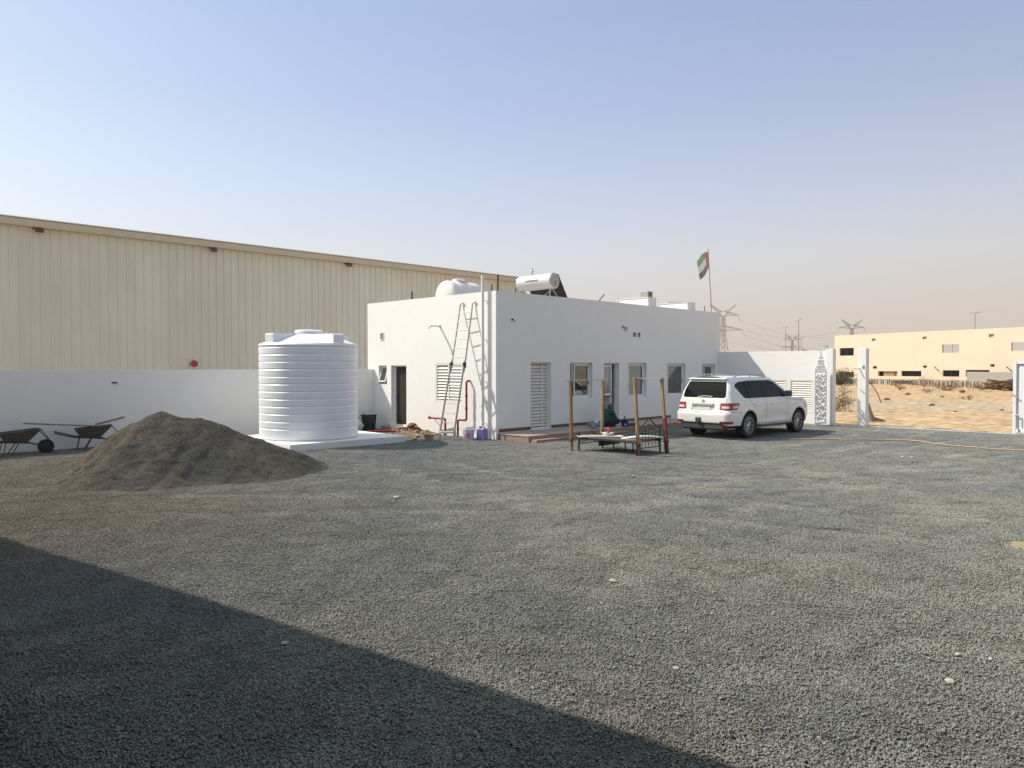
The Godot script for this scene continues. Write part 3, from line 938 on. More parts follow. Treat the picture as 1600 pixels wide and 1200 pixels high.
	part("tread", b, M.tile, ds)

func build_roof_things() -> void:
	var o := thing("roof_water_tank", "white horizontal plastic water tank on the roof near the sunlit edge", "water tank", Vector3(16.22, 4.05, -19.55))
	o.scale = Vector3.ONE * 0.86
	# barrel along x with domed ends
	var q := Transform3D(Basis(Vector3.BACK, -PI / 2), Vector3(0, 0.68, 0))     # lathe axis turned from y to x
	var b := MB.new()
	var pr := [Vector2(0.0, 0.0)]
	for k in range(1, 9): pr.append(Vector2(0.62 * sin(k * PI / 16), 0.22 - 0.22 * cos(k * PI / 16)))
	for x in [0.5, 0.52, 0.62, 0.64, 1.02, 1.04, 1.14, 1.16, 1.62]:
		pr.append(Vector2(0.645 if x in [0.52, 0.62, 1.04, 1.14] else 0.62, x))
	for k in range(1, 9): pr.append(Vector2(0.62 * cos(k * PI / 16), 1.62 + 0.22 * sin(k * PI / 16)))
	b.lathe(pr, 40, q)
	part("barrel", b, M.roof_tank, o)
	b = MB.new(); b.lathe([Vector2(0.26, 0), Vector2(0.26, 0.10), Vector2(0.22, 0.125), Vector2(0.0, 0.14)], 24, Transform3D(Basis(), Vector3(0.85, 1.27, 0)))
	part("lid", b, M.roof_tank, o)
	for x in [0.3, 1.45]:
		b = MB.new(); b.bbox(Vector3(x, 0.15, 0), Vector3(0.22, 0.30, 0.95), 0.03)
		part("foot", b, M.roof_tank, o)
	b = MB.new(); b.lathe([Vector2(0.06, 0), Vector2(0.06, 0.05), Vector2(0.0, 0.06)], 12, Transform3D(Basis(), Vector3(0.24, 1.22, 0)))
	part("filler_cap", b, M.roof_tank, o)
	# solar water heater: barrel along z, collector sloping down towards +x
	var s := thing("solar_water_heater", "solar water heater with pale metal barrel and sloping panel on the roof", "water heater", Vector3(19.10, 4.05, -17.05))
	b = MB.new()
	b.lathe([Vector2(0, 0), Vector2(0.25, 0.0), Vector2(0.27, 0.015), Vector2(0.27, 1.585), Vector2(0.25, 1.6), Vector2(0, 1.6)], 36, Transform3D(Basis(Vector3.RIGHT, -PI / 2), Vector3(0, 1.13, 0)))
	var brl := part("barrel", b, mat(Color(0.74, 0.70, 0.66), 0.32, 0.35), s)
	b = MB.new(); b.lathe([Vector2(0, 0), Vector2(0.245, 0.0), Vector2(0.245, 0.006), Vector2(0, 0.007)], 30, Transform3D(Basis(Vector3.RIGHT, PI / 2), Vector3(0, 1.13, 0.002)))
	part("end_cap", b, M.steel, brl)
	b = MB.new(); b.bbox(Vector3(0.04, 1.05, 0.014), Vector3(0.10, 0.20, 0.008), 0.003)
	part("label_plate", b, M.pink, brl)
	b = MB.new()
	for k in 11:      # faint blurred maker's lettering along the barrel, too small to read
		b.box(Vector3(-0.272, 1.15 + 0.012 * ((k * 5) % 3), -0.55 - 0.055 * k), Vector3(0.008, 0.05 + 0.02 * ((k * 3) % 2), 0.028))
	part("lettering", b, M.car_grey, brl)
	var pq := Basis(Vector3.BACK, deg_to_rad(-58))
	b = MB.new(); b.bbox(Vector3(0.62, 0.0, -0.8), Vector3(1.30, 0.09, 1.56), 0.012)
	part("collector", b, M.dark_steel, s, Vector3(0.20, 1.34, 0), pq)
	b = MB.new(); b.box(Vector3(0.62, 0.048, -0.8), Vector3(1.22, 0.005, 1.48))
	part("collector_glass", b, M.glass, s, Vector3(0.20, 1.34, 0), pq)
	for z in [-0.12, -1.48]:
		b = MB.new()
		b.tube([Vector3(-0.12, 0.0, z), Vector3(-0.10, 0.92, z)], 0.02, 6)
		b.tube([Vector3(-0.12, 0.05, z), Vector3(0.55, 0.55, z)], 0.016, 6)
		b.tube([Vector3(0.0, 0.9, z), Vector3(0.80, 0.06, z)], 0.018, 6)
		part("stand", b, M.steel, s)
	b = MB.new(); b.tube([Vector3(0, 0.1, -0.12), Vector3(0, 0.85, -1.48)], 0.016, 6); b.tube([Vector3(0, 0.85, -0.12), Vector3(0, 0.1, -1.48)], 0.016, 6)
	part("brace", b, M.steel, s)
	b = MB.new(); b.tube([Vector3(0, 1.38, -1.05), Vector3(0, 1.50, -1.05)], 0.02, 8); b.rock(Vector3(0, 1.53, -1.05), Vector3(0.06, 0.06, 0.06), Basis(), rng, 0.0, false); b.tube([Vector3(0, 1.57, -1.05), Vector3(0, 1.66, -1.05)], 0.016, 8)
	part("relief_valve", b, M.steel, s)
	# plaster upstands on the roof edge
	var ups := [[24.21, 24.75, 4.92, "left white upstand on the roof edge with a grey box on top"], [27.02, 27.62, 4.90, "right white upstand on the roof edge near the flag"]]
	for k in 2:
		var u: Array = ups[k]
		var t := thing("roof_upstand", u[3], "upstand", Vector3((u[0] + u[1]) / 2, 0, BZ), 0.0, "upstands on the roof edge")
		b = MB.new(); b.bbox(Vector3(0, (4.05 + u[2]) / 2, -0.95), Vector3(u[1] - u[0], u[2] - 4.05, 1.36), 0.008)
		part("upstand_block", b, M.plaster, t)
		b = MB.new(); b.bbox(Vector3(0, u[2] + 0.012, -0.95), Vector3(u[1] - u[0] + 0.05, 0.022, 1.40), 0.004)
		part("coping", b, M.plaster, t)
	var ac := thing("vent_box", "small grey vent box on top of the left roof upstand", "vent", Vector3(24.42, 4.945, -17.0))
	b = MB.new(); b.bbox(Vector3(0, 0.12, 0), Vector3(0.32, 0.22, 0.36), 0.01)
	part("casing", b, M.steel, ac)
	for k in 4:
		b = MB.new(); b.box(Vector3(0, 0.06 + 0.045 * k, 0.186), Vector3(0.26, 0.02, 0.012))
		part("slat", b, M.dark_steel, ac)
	var bd := thing("roof_board", "thin brown board lying on top of the right roof upstand", "board", Vector3(27.2, 4.926, -17.4))
	b = MB.new(); b.bbox(Vector3(0, 0.03, 0), Vector3(0.18, 0.03, 0.75), 0.005, Basis(Vector3.RIGHT, 0.02))
	part("plank", b, M.wood_grey, bd)
	# thin stubs of pipe along the roof edge
	var stubs := [[16.22, 4.05, -16.85, 5.12, 0.028, M.leaf_dark, "dark green pipe stub with white foot at the roof corner"], [16.0, 4.05, -16.9, 4.80, 0.02, M.dark_steel, "thin dark pipe stub beside the downpipe on the roof corner"], [15.98, 4.05, -20.9, 4.86, 0.03, M.leaf_dark, "short green pipe stub on the roof behind the sunlit edge"], [17.05, 4.05, -16.9, 4.78, 0.015, M.dark_steel, "tiny dark pipe stub on the roof left of the solar heater"], [28.55, 4.05, -16.9, 4.86, 0.016, M.dark_steel, "thin dark rod on the roof just left of the flagpole"]]
	for u in stubs:
		var t := thing("pipe_stub", u[6], "pipe", Vector3(u[0], u[1], u[2]), 0.0, "pipe stubs on the roof")
		b = MB.new(); b.tube([Vector3.ZERO, Vector3(0.01, u[3] - u[1], 0)], u[4], 8)
		part("pipe", b, u[5], t)
		b = MB.new(); b.lathe([Vector2(u[4] * 2, 0), Vector2(u[4] * 2, 0.12), Vector2(u[4], 0.15)], 10)
		part("foot", b, M.white_metal, t)
	var rod := thing("leaning_rod", "thin dark rod leaning over the middle of the roof edge", "rod", Vector3(20.95, 4.572, BZ - 0.1))
	b = MB.new(); b.tube([Vector3(-0.28, -0.3, -0.1), Vector3(0.0, 0.0, 0), Vector3(0.20, 0.22, 0.06)], 0.018, 6)
	part("bar", b, M.dark_steel, rod)
	b = MB.new(); b.rock(Vector3(0.20, 0.22, 0.06), Vector3(0.028, 0.028, 0.028), Basis(), rng, 0.0, false)
	part("tip", b, M.dark_steel, rod)
	build_flag()

func build_flag() -> void:
	var o := thing("flagpole", "thin leaning pole carrying a red, green, white and black flag above the roof", "flagpole", Vector3(29.0, 4.05, -16.78))
	var top := Vector3(-0.46, 3.20, 0.05)
	var b := MB.new(); b.tube([Vector3.ZERO, top * 0.35, top], [0.03, 0.024, 0.014], 8)
	part("pole", b, M.steel, o)
	b = MB.new(); b.rock(top, Vector3(0.03, 0.03, 0.03), Basis(), rng, 0.0, false)
	part("finial", b, M.steel, o)
	var fl := group_part("flag", o)
	var up := top.normalized()
	var P := func(u: float, v: float) -> Vector3:      # u from the pole outwards, v from top to bottom
		var base := top - up * (0.10 + 0.76 * v)
		var d := Vector3(-0.56, -0.05, -0.26)
		var w := sin(u * 5.5 + v * 2.2) * 0.10 * u
		return base + d * (u * (1.0 - 0.38 * v)) + Vector3(0.4, 0.0, -0.9) * w + Vector3(0, -0.34 * u + 0.07 * sin(u * 4.0 + v), 0)
	var cloth := func(u0: float, u1: float, v0: float, v1: float) -> MB:
		var m := MB.new()
		for i in 12:
			for j in 5:
				var a := lerpf(u0, u1, i / 12.0); var c := lerpf(u0, u1, (i + 1) / 12.0)
				var d := lerpf(v0, v1, j / 5.0); var e := lerpf(v0, v1, (j + 1) / 5.0)
				m.quad(P.call(a, e), P.call(c, e), P.call(c, d), P.call(a, d))
		return m
	part("red_band", cloth.call(0.0, 0.27, 0.0, 1.0), M.flag_red, fl)
	part("green_stripe", cloth.call(0.27, 1.0, 0.0, 0.333), M.flag_green, fl)
	part("white_stripe", cloth.call(0.27, 1.0, 0.333, 0.667), M.flag_white, fl)
	part("black_stripe", cloth.call(0.27, 1.0, 0.667, 1.0), M.flag_black, fl)

func scroll(b: MB, at: Vector2, r: float, turns: float, dir: float, start: float, z: float, thick: float) -> void:
	var pts := []
	for k in 13:
		var t := k / 12.0
		var a := start + dir * turns * TAU * t
		pts.append(Vector3(at.x + r * (1.0 - 0.82 * t) * cos(a), at.y + r * (1.0 - 0.82 * t) * sin(a), z))
	b.tube(pts, thick, 4, false)

func build_right_wall() -> void:
	var X := 29.1
	var o := thing("gate_wall", "white boundary wall with louvred panels joining the block to the gate", "wall", Vector3(X, 0, 0))
	var b := MB.new()
	var z0 := -16.5 + 0.002; var z1 := -11.9
	var P := [Rect2(-14.62 - z0, 0.42, 1.16, 1.33), Rect2(-13.36 - z0, 0.42, 0.97, 1.33)]
	wall_open(b, Vector3(0, -0.1, z0), Vector3.BACK, Vector3.LEFT, z1 - z0, 2.98, 0.22, [Rect2(P[0].position + Vector2(0, 0.1), P[0].size), Rect2(P[1].position + Vector2(0, 0.1), P[1].size)])
	part("wall_face", b, M.plaster, o)
	var xq := Basis(Vector3.UP, -PI / 2)
	louvre(o, 1.156, 1.326, 0.085, M.louver, [], xq, Vector3(0.03, 0.422, -14.04), "louvred_panel")
	louvre(o, 0.966, 1.326, 0.085, M.louver, [], xq, Vector3(0.03, 0.422, -12.875), "louvred_panel")
	b = MB.new(); b.bbox(Vector3(0.11, 1.42, -11.76), Vector3(0.30, 3.04, 0.27), 0.01)
	part("end_pier", b, M.plaster, o)
	var hk := MB.new(); hk.tube([Vector3(0.1, 2.94, -11.9), Vector3(0.1, 3.02, -11.9), Vector3(0.1, 3.06, -11.95), Vector3(0.1, 3.04, -12.0)], 0.014, 6)
	part("cable_hook", hk, M.dark_steel, o)
	var gp := thing("gate_pillar", "square white gate pillar standing alone left of the wide gateway", "pillar", Vector3(X + 0.14, 0, -10.56))
	b = MB.new(); b.bbox(Vector3(0, 1.42, 0), Vector3(0.30, 3.04, 0.30), 0.01)
	part("shaft", b, M.plaster, gp)
	b = MB.new(); b.bbox(Vector3(-0.17, 2.28, 0.02), Vector3(0.05, 0.12, 0.08), 0.01); b.tube([Vector3(-0.16, 2.2, -0.1), Vector3(-0.3, 2.16, -0.16), Vector3(-0.36, 2.2, -0.2)], 0.02, 6)
	part("hinge", b, M.gate_paint, gp)
	b = MB.new(); b.tube([Vector3(-0.17, 1.42, -0.08), Vector3(-0.19, 1.34, 0.03), Vector3(-0.19, 1.29, 0.1)], 0.014, 6)
	part("bolt", b, M.steel, gp)
	# pedestrian gate of scrollwork, standing open at right angles to the wall
	var g := thing("scrollwork_gate", "narrow white scrollwork gate standing open beside the parked car", "gate", Vector3(X - 0.13, 0.05, -11.84))
	var w := 1.02
	b = MB.new()
	b.bbox(Vector3(-0.03, 1.0, 0), Vector3(0.055, 2.0, 0.05), 0.006); b.bbox(Vector3(-w, 1.0, 0), Vector3(0.055, 2.0, 0.05), 0.006)
	b.bbox(Vector3(-w / 2 - 0.015, 0.06, 0), Vector3(w - 0.09, 0.07, 0.045), 0.006); b.bbox(Vector3(-w / 2 - 0.015, 2.0, 0), Vector3(w + 0.03, 0.05, 0.05), 0.006)
	part("frame", b, M.gate_paint, g)
	var r2 := RandomNumberGenerator.new(); r2.seed = 4
	b = MB.new()
	for i in 6:
		for j in 13 - (i % 2):
			var cx := -0.13 - 0.152 * i + r2.randf_range(-0.02, 0.02); var cy := 0.17 + 0.141 * j + (0.07 if i % 2 else 0.0) + r2.randf_range(-0.03, 0.03)
			for s in [-1.0, 1.0]:
				scroll(b, Vector2(cx + 0.036 * s, cy + r2.randf_range(-0.015, 0.015)), r2.randf_range(0.05, 0.07), 1.25, s, r2.randf() * TAU, 0.004 * s, 0.016)
	part("scrollwork", b, M.gate_paint, g)
	b = MB.new()
	for i in 9:
		var t := (i - 4) / 4.0
		var top := 0.66 * pow(1.0 - absf(t), 0.8)
		for k in int(top / 0.11) + 1:
			scroll(b, Vector2(-w / 2 + t * 0.46, 2.09 + 0.11 * k), 0.06, 1.2, 1.0 if (i + k) % 2 else -1.0, r2.randf() * TAU, 0.0, 0.015)
	part("crest", b, M.gate_paint, g)
	b = MB.new(); b.bbox(Vector3(-w + 0.02, 1.02, 0.03), Vector3(0.06, 0.14, 0.03), 0.006)
	part("lock", b, M.steel, g)
	# right gate leaf at the edge of the picture
	var rg := thing("sheet_gate", "white framed gate leaf with grey sheet at the right end of the gateway", "gate", Vector3(X + 0.1, 0.04, -5.72), -0.18)
	b = MB.new()
	b.bbox(Vector3(0, 1.2, 0), Vector3(0.10, 2.4, 0.10), 0.008); b.bbox(Vector3(0, 1.2, 2.4), Vector3(0.10, 2.4, 0.10), 0.008)
	b.bbox(Vector3(0, 0.1, 1.2), Vector3(0.09, 0.12, 2.298), 0.006); b.bbox(Vector3(0, 2.35, 1.2), Vector3(0.09, 0.10, 2.298), 0.006)
	part("frame", b, M.gate_paint, rg)
	b = MB.new(); b.box(Vector3(0.02, 1.23, 1.2), Vector3(0.01, 2.14, 2.296))
	part("sheet", b, M.gate_paint, rg)
	b = MB.new(); b.tube([Vector3(-0.07, 0.05, 0.14), Vector3(-0.07, 0.62, 0.14)], 0.018, 6); b.tube([Vector3(-0.07, 0.62, 0.14), Vector3(-0.07, 0.62, 0.02)], 0.018, 6)
	part("drop_bolt", b, M.steel, rg)
	b = MB.new(); b.tube([Vector3(-0.06, 1.32, -0.08), Vector3(-0.06, 1.18, 0.1)], 0.02, 6)
	part("latch", b, M.steel, rg)
	# threshold of the gateway
	var th := setting_box("gate_threshold", Vector3(X + 0.2, 0.0, -8.1), Vector3(0.5, 0.06, 5.4), M.concrete)
	var gk := setting_box("gate_kerb", Vector3(X + 0.05, 0.0, -11.2), Vector3(0.5, 0.08, 0.8), M.concrete)

func setting_box(called: String, at: Vector3, size: Vector3, m: Material) -> MeshInstance3D:
	var b := MB.new(); b.bbox(at, size, 0.008)
	return setting(called, b, m)

# ---------------------------------------------------------------- beyond the gate
func shrub(label: String, at: Vector3, r: float, h: float, m: Material, n: int, called := "desert_shrub", category := "shrub", seed_ := 1) -> void:
	var o := thing(called, label, category, at)
	var g := RandomNumberGenerator.new(); g.seed = seed_ * 31 + 5
	var st := MB.new()
	var lf := MB.new()
	var heads := []
	for k in maxi(7, int(n / 40.0)):
		var a := g.randf() * TAU
		var d := Vector3(cos(a) * r * g.randf_range(0.15, 0.95), h * g.randf_range(0.35, 1.0), sin(a) * r * g.randf_range(0.15, 0.95))
		if Vector2(d.x, d.z).length() > r * 0.6: d.y *= 0.65
		var mid := d * 0.5 + Vector3(0, h * 0.12, 0)
		st.tube([Vector3(0, -0.05, 0), mid, d], [0.03 * h, 0.018 * h, 0.008 * h], 4, false)
		heads.append(d); heads.append(mid.lerp(d, 0.5))
	for k in n:
		var c: Vector3 = heads[g.randi() % heads.size()]
		var p := c + Vector3(g.randfn(), g.randfn() * 0.8, g.randfn()) * r * 0.17
		p.y = maxf(p.y, 0.03)
		var q := Basis(Vector3(g.randf() - 0.5, g.randf() - 0.5, g.randf() - 0.5).normalized(), g.randf() * TAU)
		var s := g.randf_range(0.04, 0.10) * (0.6 + r * 0.45)
		lf.tri(p + q * Vector3(-s * 0.35, 0, 0), p + q * Vector3(s * 0.35, 0, 0), p + q * Vector3(0, s * 1.6, 0))
	part("stem", st, M.bark, o)
	part("foliage", lf, m, o)

func tree(label: String, at: Vector3, r: float, h: float, m: Material, seed_: int) -> void:
	var o := thing("far_tree", label, "tree", at, 0.0, "dark trees on the horizon")
	var g := RandomNumberGenerator.new(); g.seed = seed_
	var st := MB.new()
	st.tube([Vector3(0, -0.2, 0), Vector3(0.1, h * 0.35, 0), Vector3(0, h * 0.75, 0)], [0.05 * h, 0.035 * h, 0.012 * h], 6)
	var heads := []
	for k in 14:
		var a := g.randf() * TAU
		var e := Vector3(cos(a) * r * g.randf_range(0.2, 0.8), h * g.randf_range(0.4, 0.95), sin(a) * r * g.randf_range(0.2, 0.8))
		st.tube([Vector3(0, h * 0.3, 0), e], [0.02 * h, 0.006 * h], 4, false)
		heads.append(e)
	part("trunk", st, M.bark, o)
	var lf := MB.new()
	for k in 900:
		var c: Vector3 = heads[g.randi() % heads.size()]
		var p := c + Vector3(g.randfn(), g.randfn() * 0.7, g.randfn()) * r * 0.2
		var q := Basis(Vector3(g.randf() - 0.5, g.randf() - 0.5, g.randf() - 0.5).normalized(), g.randf() * TAU)
		var s := g.randf_range(0.15, 0.32) * r * 0.3
		lf.tri(p + q * Vector3(-s, 0, 0), p + q * Vector3(s, 0, 0), p + q * Vector3(0, s * 1.8, 0))
	part("crown", lf, m, o)

func pylon(label: String, at: Vector3, h: float, turn: float, t := 0.14) -> Array:
	var o := thing("power_pylon", label, "pylon", at, turn, "steel pylons of the power line")
	var k := h / 36.0
	var W := func(y: float) -> float: return lerpf(3.6, 0.95, clampf(y / 20.0, 0, 1)) if y < 20.0 else lerpf(0.95, 0.75, (y - 20.0) / 10.0)
	var lv := [0.0, 5.5, 10.0, 13.8, 17.0, 20.0, 22.5, 25.0, 27.5, 30.0]
	var b := MB.new()
	for i in lv.size() - 1:
		var y0: float = lv[i]; var y1: float = lv[i + 1]
		var a: float = W.call(y0); var c: float = W.call(y1)
		var C0 := [Vector3(-a, y0, -a), Vector3(a, y0, -a), Vector3(a, y0, a), Vector3(-a, y0, a)]
		var C1 := [Vector3(-c, y1, -c), Vector3(c, y1, -c), Vector3(c, y1, c), Vector3(-c, y1, c)]
		for j in 4:
			b.tube([C0[j] * k, C1[j] * k], t, 4, false)
			b.tube([C0[j] * k, C1[(j + 1) % 4] * k], t * 0.6, 3, false)
			b.tube([C0[(j + 1) % 4] * k, C1[j] * k], t * 0.6, 3, false)
			b.tube([C1[j] * k, C1[(j + 1) % 4] * k], t * 0.6, 3, false)
	part("tower", b, M.pylon, o)
	var tips := []
	for arm in [[22.5, 11.0, 0.6], [30.0, 9.0, 0.6]]:
		b = MB.new()
		for s in [-1.0, 1.0]:
			var y: float = arm[0]; var L: float = arm[1]
			var tip := Vector3(s * L, y + arm[2], 0) * k
			for z in [-0.85, 0.85]:
				b.tube([Vector3(s * 0.9, y + 2.3, z) * k, tip], t * 0.8, 4, false)
				b.tube([Vector3(s * 0.9, y, z) * k, tip], t * 0.8, 4, false)
				for j in range(1, 5):
					var f := j / 5.0
					b.tube([Vector3(s * 0.9, y + 2.3, z).lerp(tip / k, f) * k, Vector3(s * 0.9, y, z).lerp(tip / k, f - 0.2) * k], t * 0.5, 3, false)
			tips.append(o.transform * (tip - Vector3(0, 2.2 * k, 0)))
		part("cross_arm", b, M.pylon, o)
	b = MB.new()
	for s in [-1.0, 1.0]:
		var tip := Vector3(s * 7.5, 36.0, 0) * k
		for z in [-0.6, 0.6]:
			b.tube([Vector3(s * 0.8, 30.0, z) * k, tip], t * 0.8, 4, false)
			b.tube([Vector3(s * 0.5, 32.0, z) * k, tip], t * 0.8, 4, false)
			for j in range(1, 5):
				var f := j / 5.0
				b.tube([Vector3(s * 0.8, 30.0, z).lerp(tip / k, f) * k, Vector3(s * 0.5, 32.0, z).lerp(tip / k, f) * k], t * 0.5, 3, false)
	part("earth_wire_horns", b, M.pylon, o)
	b = MB.new()
	for p in tips:
		var l: Vector3 = o.transform.affine_inverse() * p
		b.tube([l, l + Vector3(0, 2.2 * k, 0)], t * 0.7, 4, false)
	part("insulators", b, M.pylon, o)
	return tips

func wire(label: String, a: Vector3, c: Vector3, sag: float, r := 0.045) -> void:
	var pts := []
	for k in 25:
		var t := k / 24.0
		pts.append(a.lerp(c, t) - Vector3(0, sag * 4.0 * t * (1.0 - t), 0))
	var b := MB.new(); b.tube(pts, r, 4, false)
	tag(part("power_line_wire", b, M.pylon, self), label, "wire", "wires of the power line")

func street_lamp(label: String, at: Vector3, h: float, r := 0.12) -> void:
	var o := thing("street_lamp", label, "street lamp", at, 0.0, "tall lamp posts far behind the gate")
	var b := MB.new(); b.tube([Vector3.ZERO, Vector3(0, h * 0.5, 0), Vector3(0, h, 0)], [r * 1.3, r, r * 0.7], 6)
	part("post", b, M.pylon, o)
	b = MB.new(); b.tube([Vector3(-0.8, h + 0.1, 0.8), Vector3(0, h, 0), Vector3(0.8, h + 0.1, -0.8)], r * 0.7, 5)
	part("arm", b, M.pylon, o)
	for s in [-1.0, 1.0]:
		b = MB.new(); b.bbox(Vector3(s * 0.9, h + 0.1, -s * 0.9), Vector3(0.6, 0.14, 0.6), 0.03)
		part("lamp_head", b, M.pylon, o)

func build_far() -> void:
	# cream two-storey building under construction
	var Lp := Vector3(105.0, 0, -41.8); var Rp := Vector3(96.6, 0, -18.3)
	var d := (Rp - Lp).normalized()
	var nrm := Vector3(-d.z, 0, d.x)
	if nrm.x > 0: nrm = -nrm
	var o := thing("far_building", "long cream two-storey building under construction beyond the gate", "building")
	var tall := [[0.85, 3.16, 3.76, 4.80], [15.72, 17.86, 3.90, 4.89], [23.74, 26.2, 3.98, 4.92], [0.94, 3.20, 0.87, 1.55], [6.96, 9.77, 1.03, 1.67], [10.35, 13.07, 1.05, 1.73], [15.84, 17.90, 1.08, 1.83], [18.66, 21.4, 1.10, 1.88]]
	var small := [[5.94, 6.52, 5.59, 5.95], [6.13, 6.76, 2.0, 2.33], [13.17, 13.73, 5.60, 5.94], [13.26, 13.78, 2.13, 2.41], [21.27, 21.85, 5.55, 5.93], [21.46, 21.97, 2.25, 2.54]]
	var holes := []
	for w in tall + small: holes.append(Rect2(w[0], w[2], w[1] - w[0], w[3] - w[2]))
	var b := MB.new()
	wall_open(b, Lp, d, nrm, 34.0, 6.55, 0.3, holes)
	part("front_wall", b, M.far_cream, o)
	b = MB.new()
	b.box(Lp + d * 0.15 - nrm * 7.8 + Vector3(0, 3.275, 0), Vector3(0.3, 6.54, 14.98), Basis(d, Vector3.UP, nrm))
	part("end_wall", b, M.far_cream, o)
	b = MB.new()
	wall_open(b, Lp - nrm * 15.35, d, -nrm, 34.0, 6.5, 0.2, [Rect2(4.5, 3.4, 28.5, 2.6)])
	part("rear_wall", b, M.far_cream, o)
	b = MB.new()
	b.box(Lp + d * 17.0 - nrm * 7.9 + Vector3(0, 2.9, 0), Vector3(33.3, 0.3, 14.6), Basis(d, Vector3.UP, nrm))
	b.box(Lp + d * 8.0 - nrm * 7.9 + Vector3(0, 6.0, 0), Vector3(14.8, 0.25, 14.6), Basis(d, Vector3.UP, nrm))
	part("floor_slab", b, M.far_grey, o)
	for x in [5.0, 14.6, 20.2]:
		b = MB.new(); b.box(Lp + d * x - nrm * 7.9 + Vector3(0, 1.37, 0), Vector3(0.2, 2.72, 14.6), Basis(d, Vector3.UP, nrm))
		part("inner_wall", b, M.far_grey, o)
	for k in 5:
		var w: Array = [tall[0], tall[3], tall[5], tall[6], tall[7]][k]
		b = MB.new(); b.box(Lp + d * (w[0] + w[1]) / 2 - nrm * 0.22 + Vector3(0, (w[2] + w[3]) / 2, 0), Vector3(w[1] - w[0] - 0.01, w[3] - w[2] - 0.01, 0.04), Basis(d, Vector3.UP, nrm))
		var wn := part("window", b, M.car_glass, o)
		b = MB.new(); b.box(Lp + d * (w[0] + (w[1] - w[0]) * 0.5) - nrm * 0.17 + Vector3(0, (w[2] + w[3]) / 2, 0), Vector3(0.06, w[3] - w[2] - 0.02, 0.05), Basis(d, Vector3.UP, nrm))
		part("mullion", b, M.dark_steel, wn)
	b = MB.new(); b.box(Lp + d * 16.9 - nrm * 0.2 + Vector3(0, 4.39, 0), Vector3(0.06, 0.98, 0.06), Basis(d, Vector3.UP, nrm))
	part("mullion", b, M.far_grey, o)
	b = MB.new(); b.box(Lp + d * 8.4 - nrm * 0.25 + Vector3(0, 1.35, 0), Vector3(1.6, 0.62, 0.05), Basis(d, Vector3.UP, nrm)); b.box(Lp + d * 9.4 - nrm * 0.35 + Vector3(0, 1.35, 0), Vector3(0.5, 0.62, 0.05), Basis(d, Vector3.UP, nrm))
	part("plywood_infill", b, M.wood_pale, o)
	for s in small:
		if s[2] < 4.0: continue
		b = MB.new(); b.box(Lp + d * (s[0] + s[1]) / 2 - nrm * 0.2 + Vector3(0, (s[2] + s[3]) / 2, 0), Vector3(s[1] - s[0] - 0.01, s[3] - s[2] - 0.01, 0.04), Basis(d, Vector3.UP, nrm))
		part("vent_opening", b, M.far_grey, o)
	for x in [14.9, 23.4]:
		b = MB.new(); b.tube([Lp + d * x + Vector3(0, 2.25, 0) - nrm * 0.05, Lp + d * x + nrm * 0.25 + Vector3(0, 2.2, 0), Lp + d * (x + 0.7) + nrm * 0.3 + Vector3(0, 1.75, 0)], 0.04, 5)
		part("wall_bracket", b, M.dark_steel, o)
	# low grey retaining wall before it
	var rw := thing("retaining_wall", "low grey concrete wall along the foot of the far cream building", "wall")
	var rq := Basis(d, Vector3.UP, nrm)
	for k in 7:
		b = MB.new(); b.bbox(Lp + nrm * 2.5 + d * (-1.5 + 4.0 * k) + Vector3(0, 0.36, 0), Vector3(3.97, 0.80, 0.25), 0.02, rq)
		part("panel", b, M.far_grey, rw)
	b = MB.new(); b.bbox(Lp + nrm * 2.45 + d * 26.0 + Vector3(0, 0.82, 0), Vector3(11.0, 1.72, 0.3), 0.02, rq)
	part("tall_panel", b, M.far_grey, rw)
	b = MB.new(); b.bbox(Lp + nrm * 2.8 + d * 12.5 + Vector3(0, 0.50, 0), Vector3(2.6, 0.10, 0.3), 0.02, rq)
	part("plank", b, M.dark_steel, rw)
	# stakes of a low fence on the sand
	var fe := thing("stake_fence", "row of short brown stakes on the sand before the grey wall", "fence")
	var sm := MB.new(); sm.bbox(Vector3(0, 0.3, 0), Vector3(0.10, 0.9, 0.10), 0.01)
	var smm := sm.mesh()
	for k in 72:
		var p := Lp + nrm * (4.5 + 0.25 * sin(k * 0.7)) + d * (0.6 + 0.335 * k + 0.05 * sin(k * 3.1))
		if k in [20, 21, 41, 60]: continue
		p.y = sand_height(p.x, p.z) - 0.15 + 0.06 * sin(k * 1.9)
		part("stake", smm, M.wood_far, fe, p, Basis(Vector3.RIGHT, 0.08 * sin(k * 2.3)))
	# heap of timber
	var tp := thing("timber_pile", "untidy pile of brown timber on the sand left of the white sheet gate", "timber pile")
	var g := RandomNumberGenerator.new(); g.seed = 12
	for k in 26:
		var lay := int(k / 9.0)
		b = MB.new(); b.bbox(Vector3.ZERO, Vector3(g.randf_range(1.6, 3.4), 0.13, g.randf_range(0.12, 0.26)), 0.015)
		part("plank", b, [M.wood_far, M.wood_grey, M.wood][g.randi() % 3], tp, Vector3(78.6 + g.randf_range(-0.9, 0.9), 0.25 + lay * 0.26 + g.randf_range(0, 0.2), -16.1 + g.randf_range(-1.0, 1.2)), Basis(Vector3.UP, -0.8 + g.randf_range(-0.5, 0.5)) * Basis(Vector3.BACK, g.randf_range(-0.16, 0.16)))
	# desert plants
	shrub("round green bush at the left foot of the far cream building", Vector3(88.0, 0.1, -34.4), 2.1, 1.6, M.leaf, 2600, "green_bush", "bush", 3)
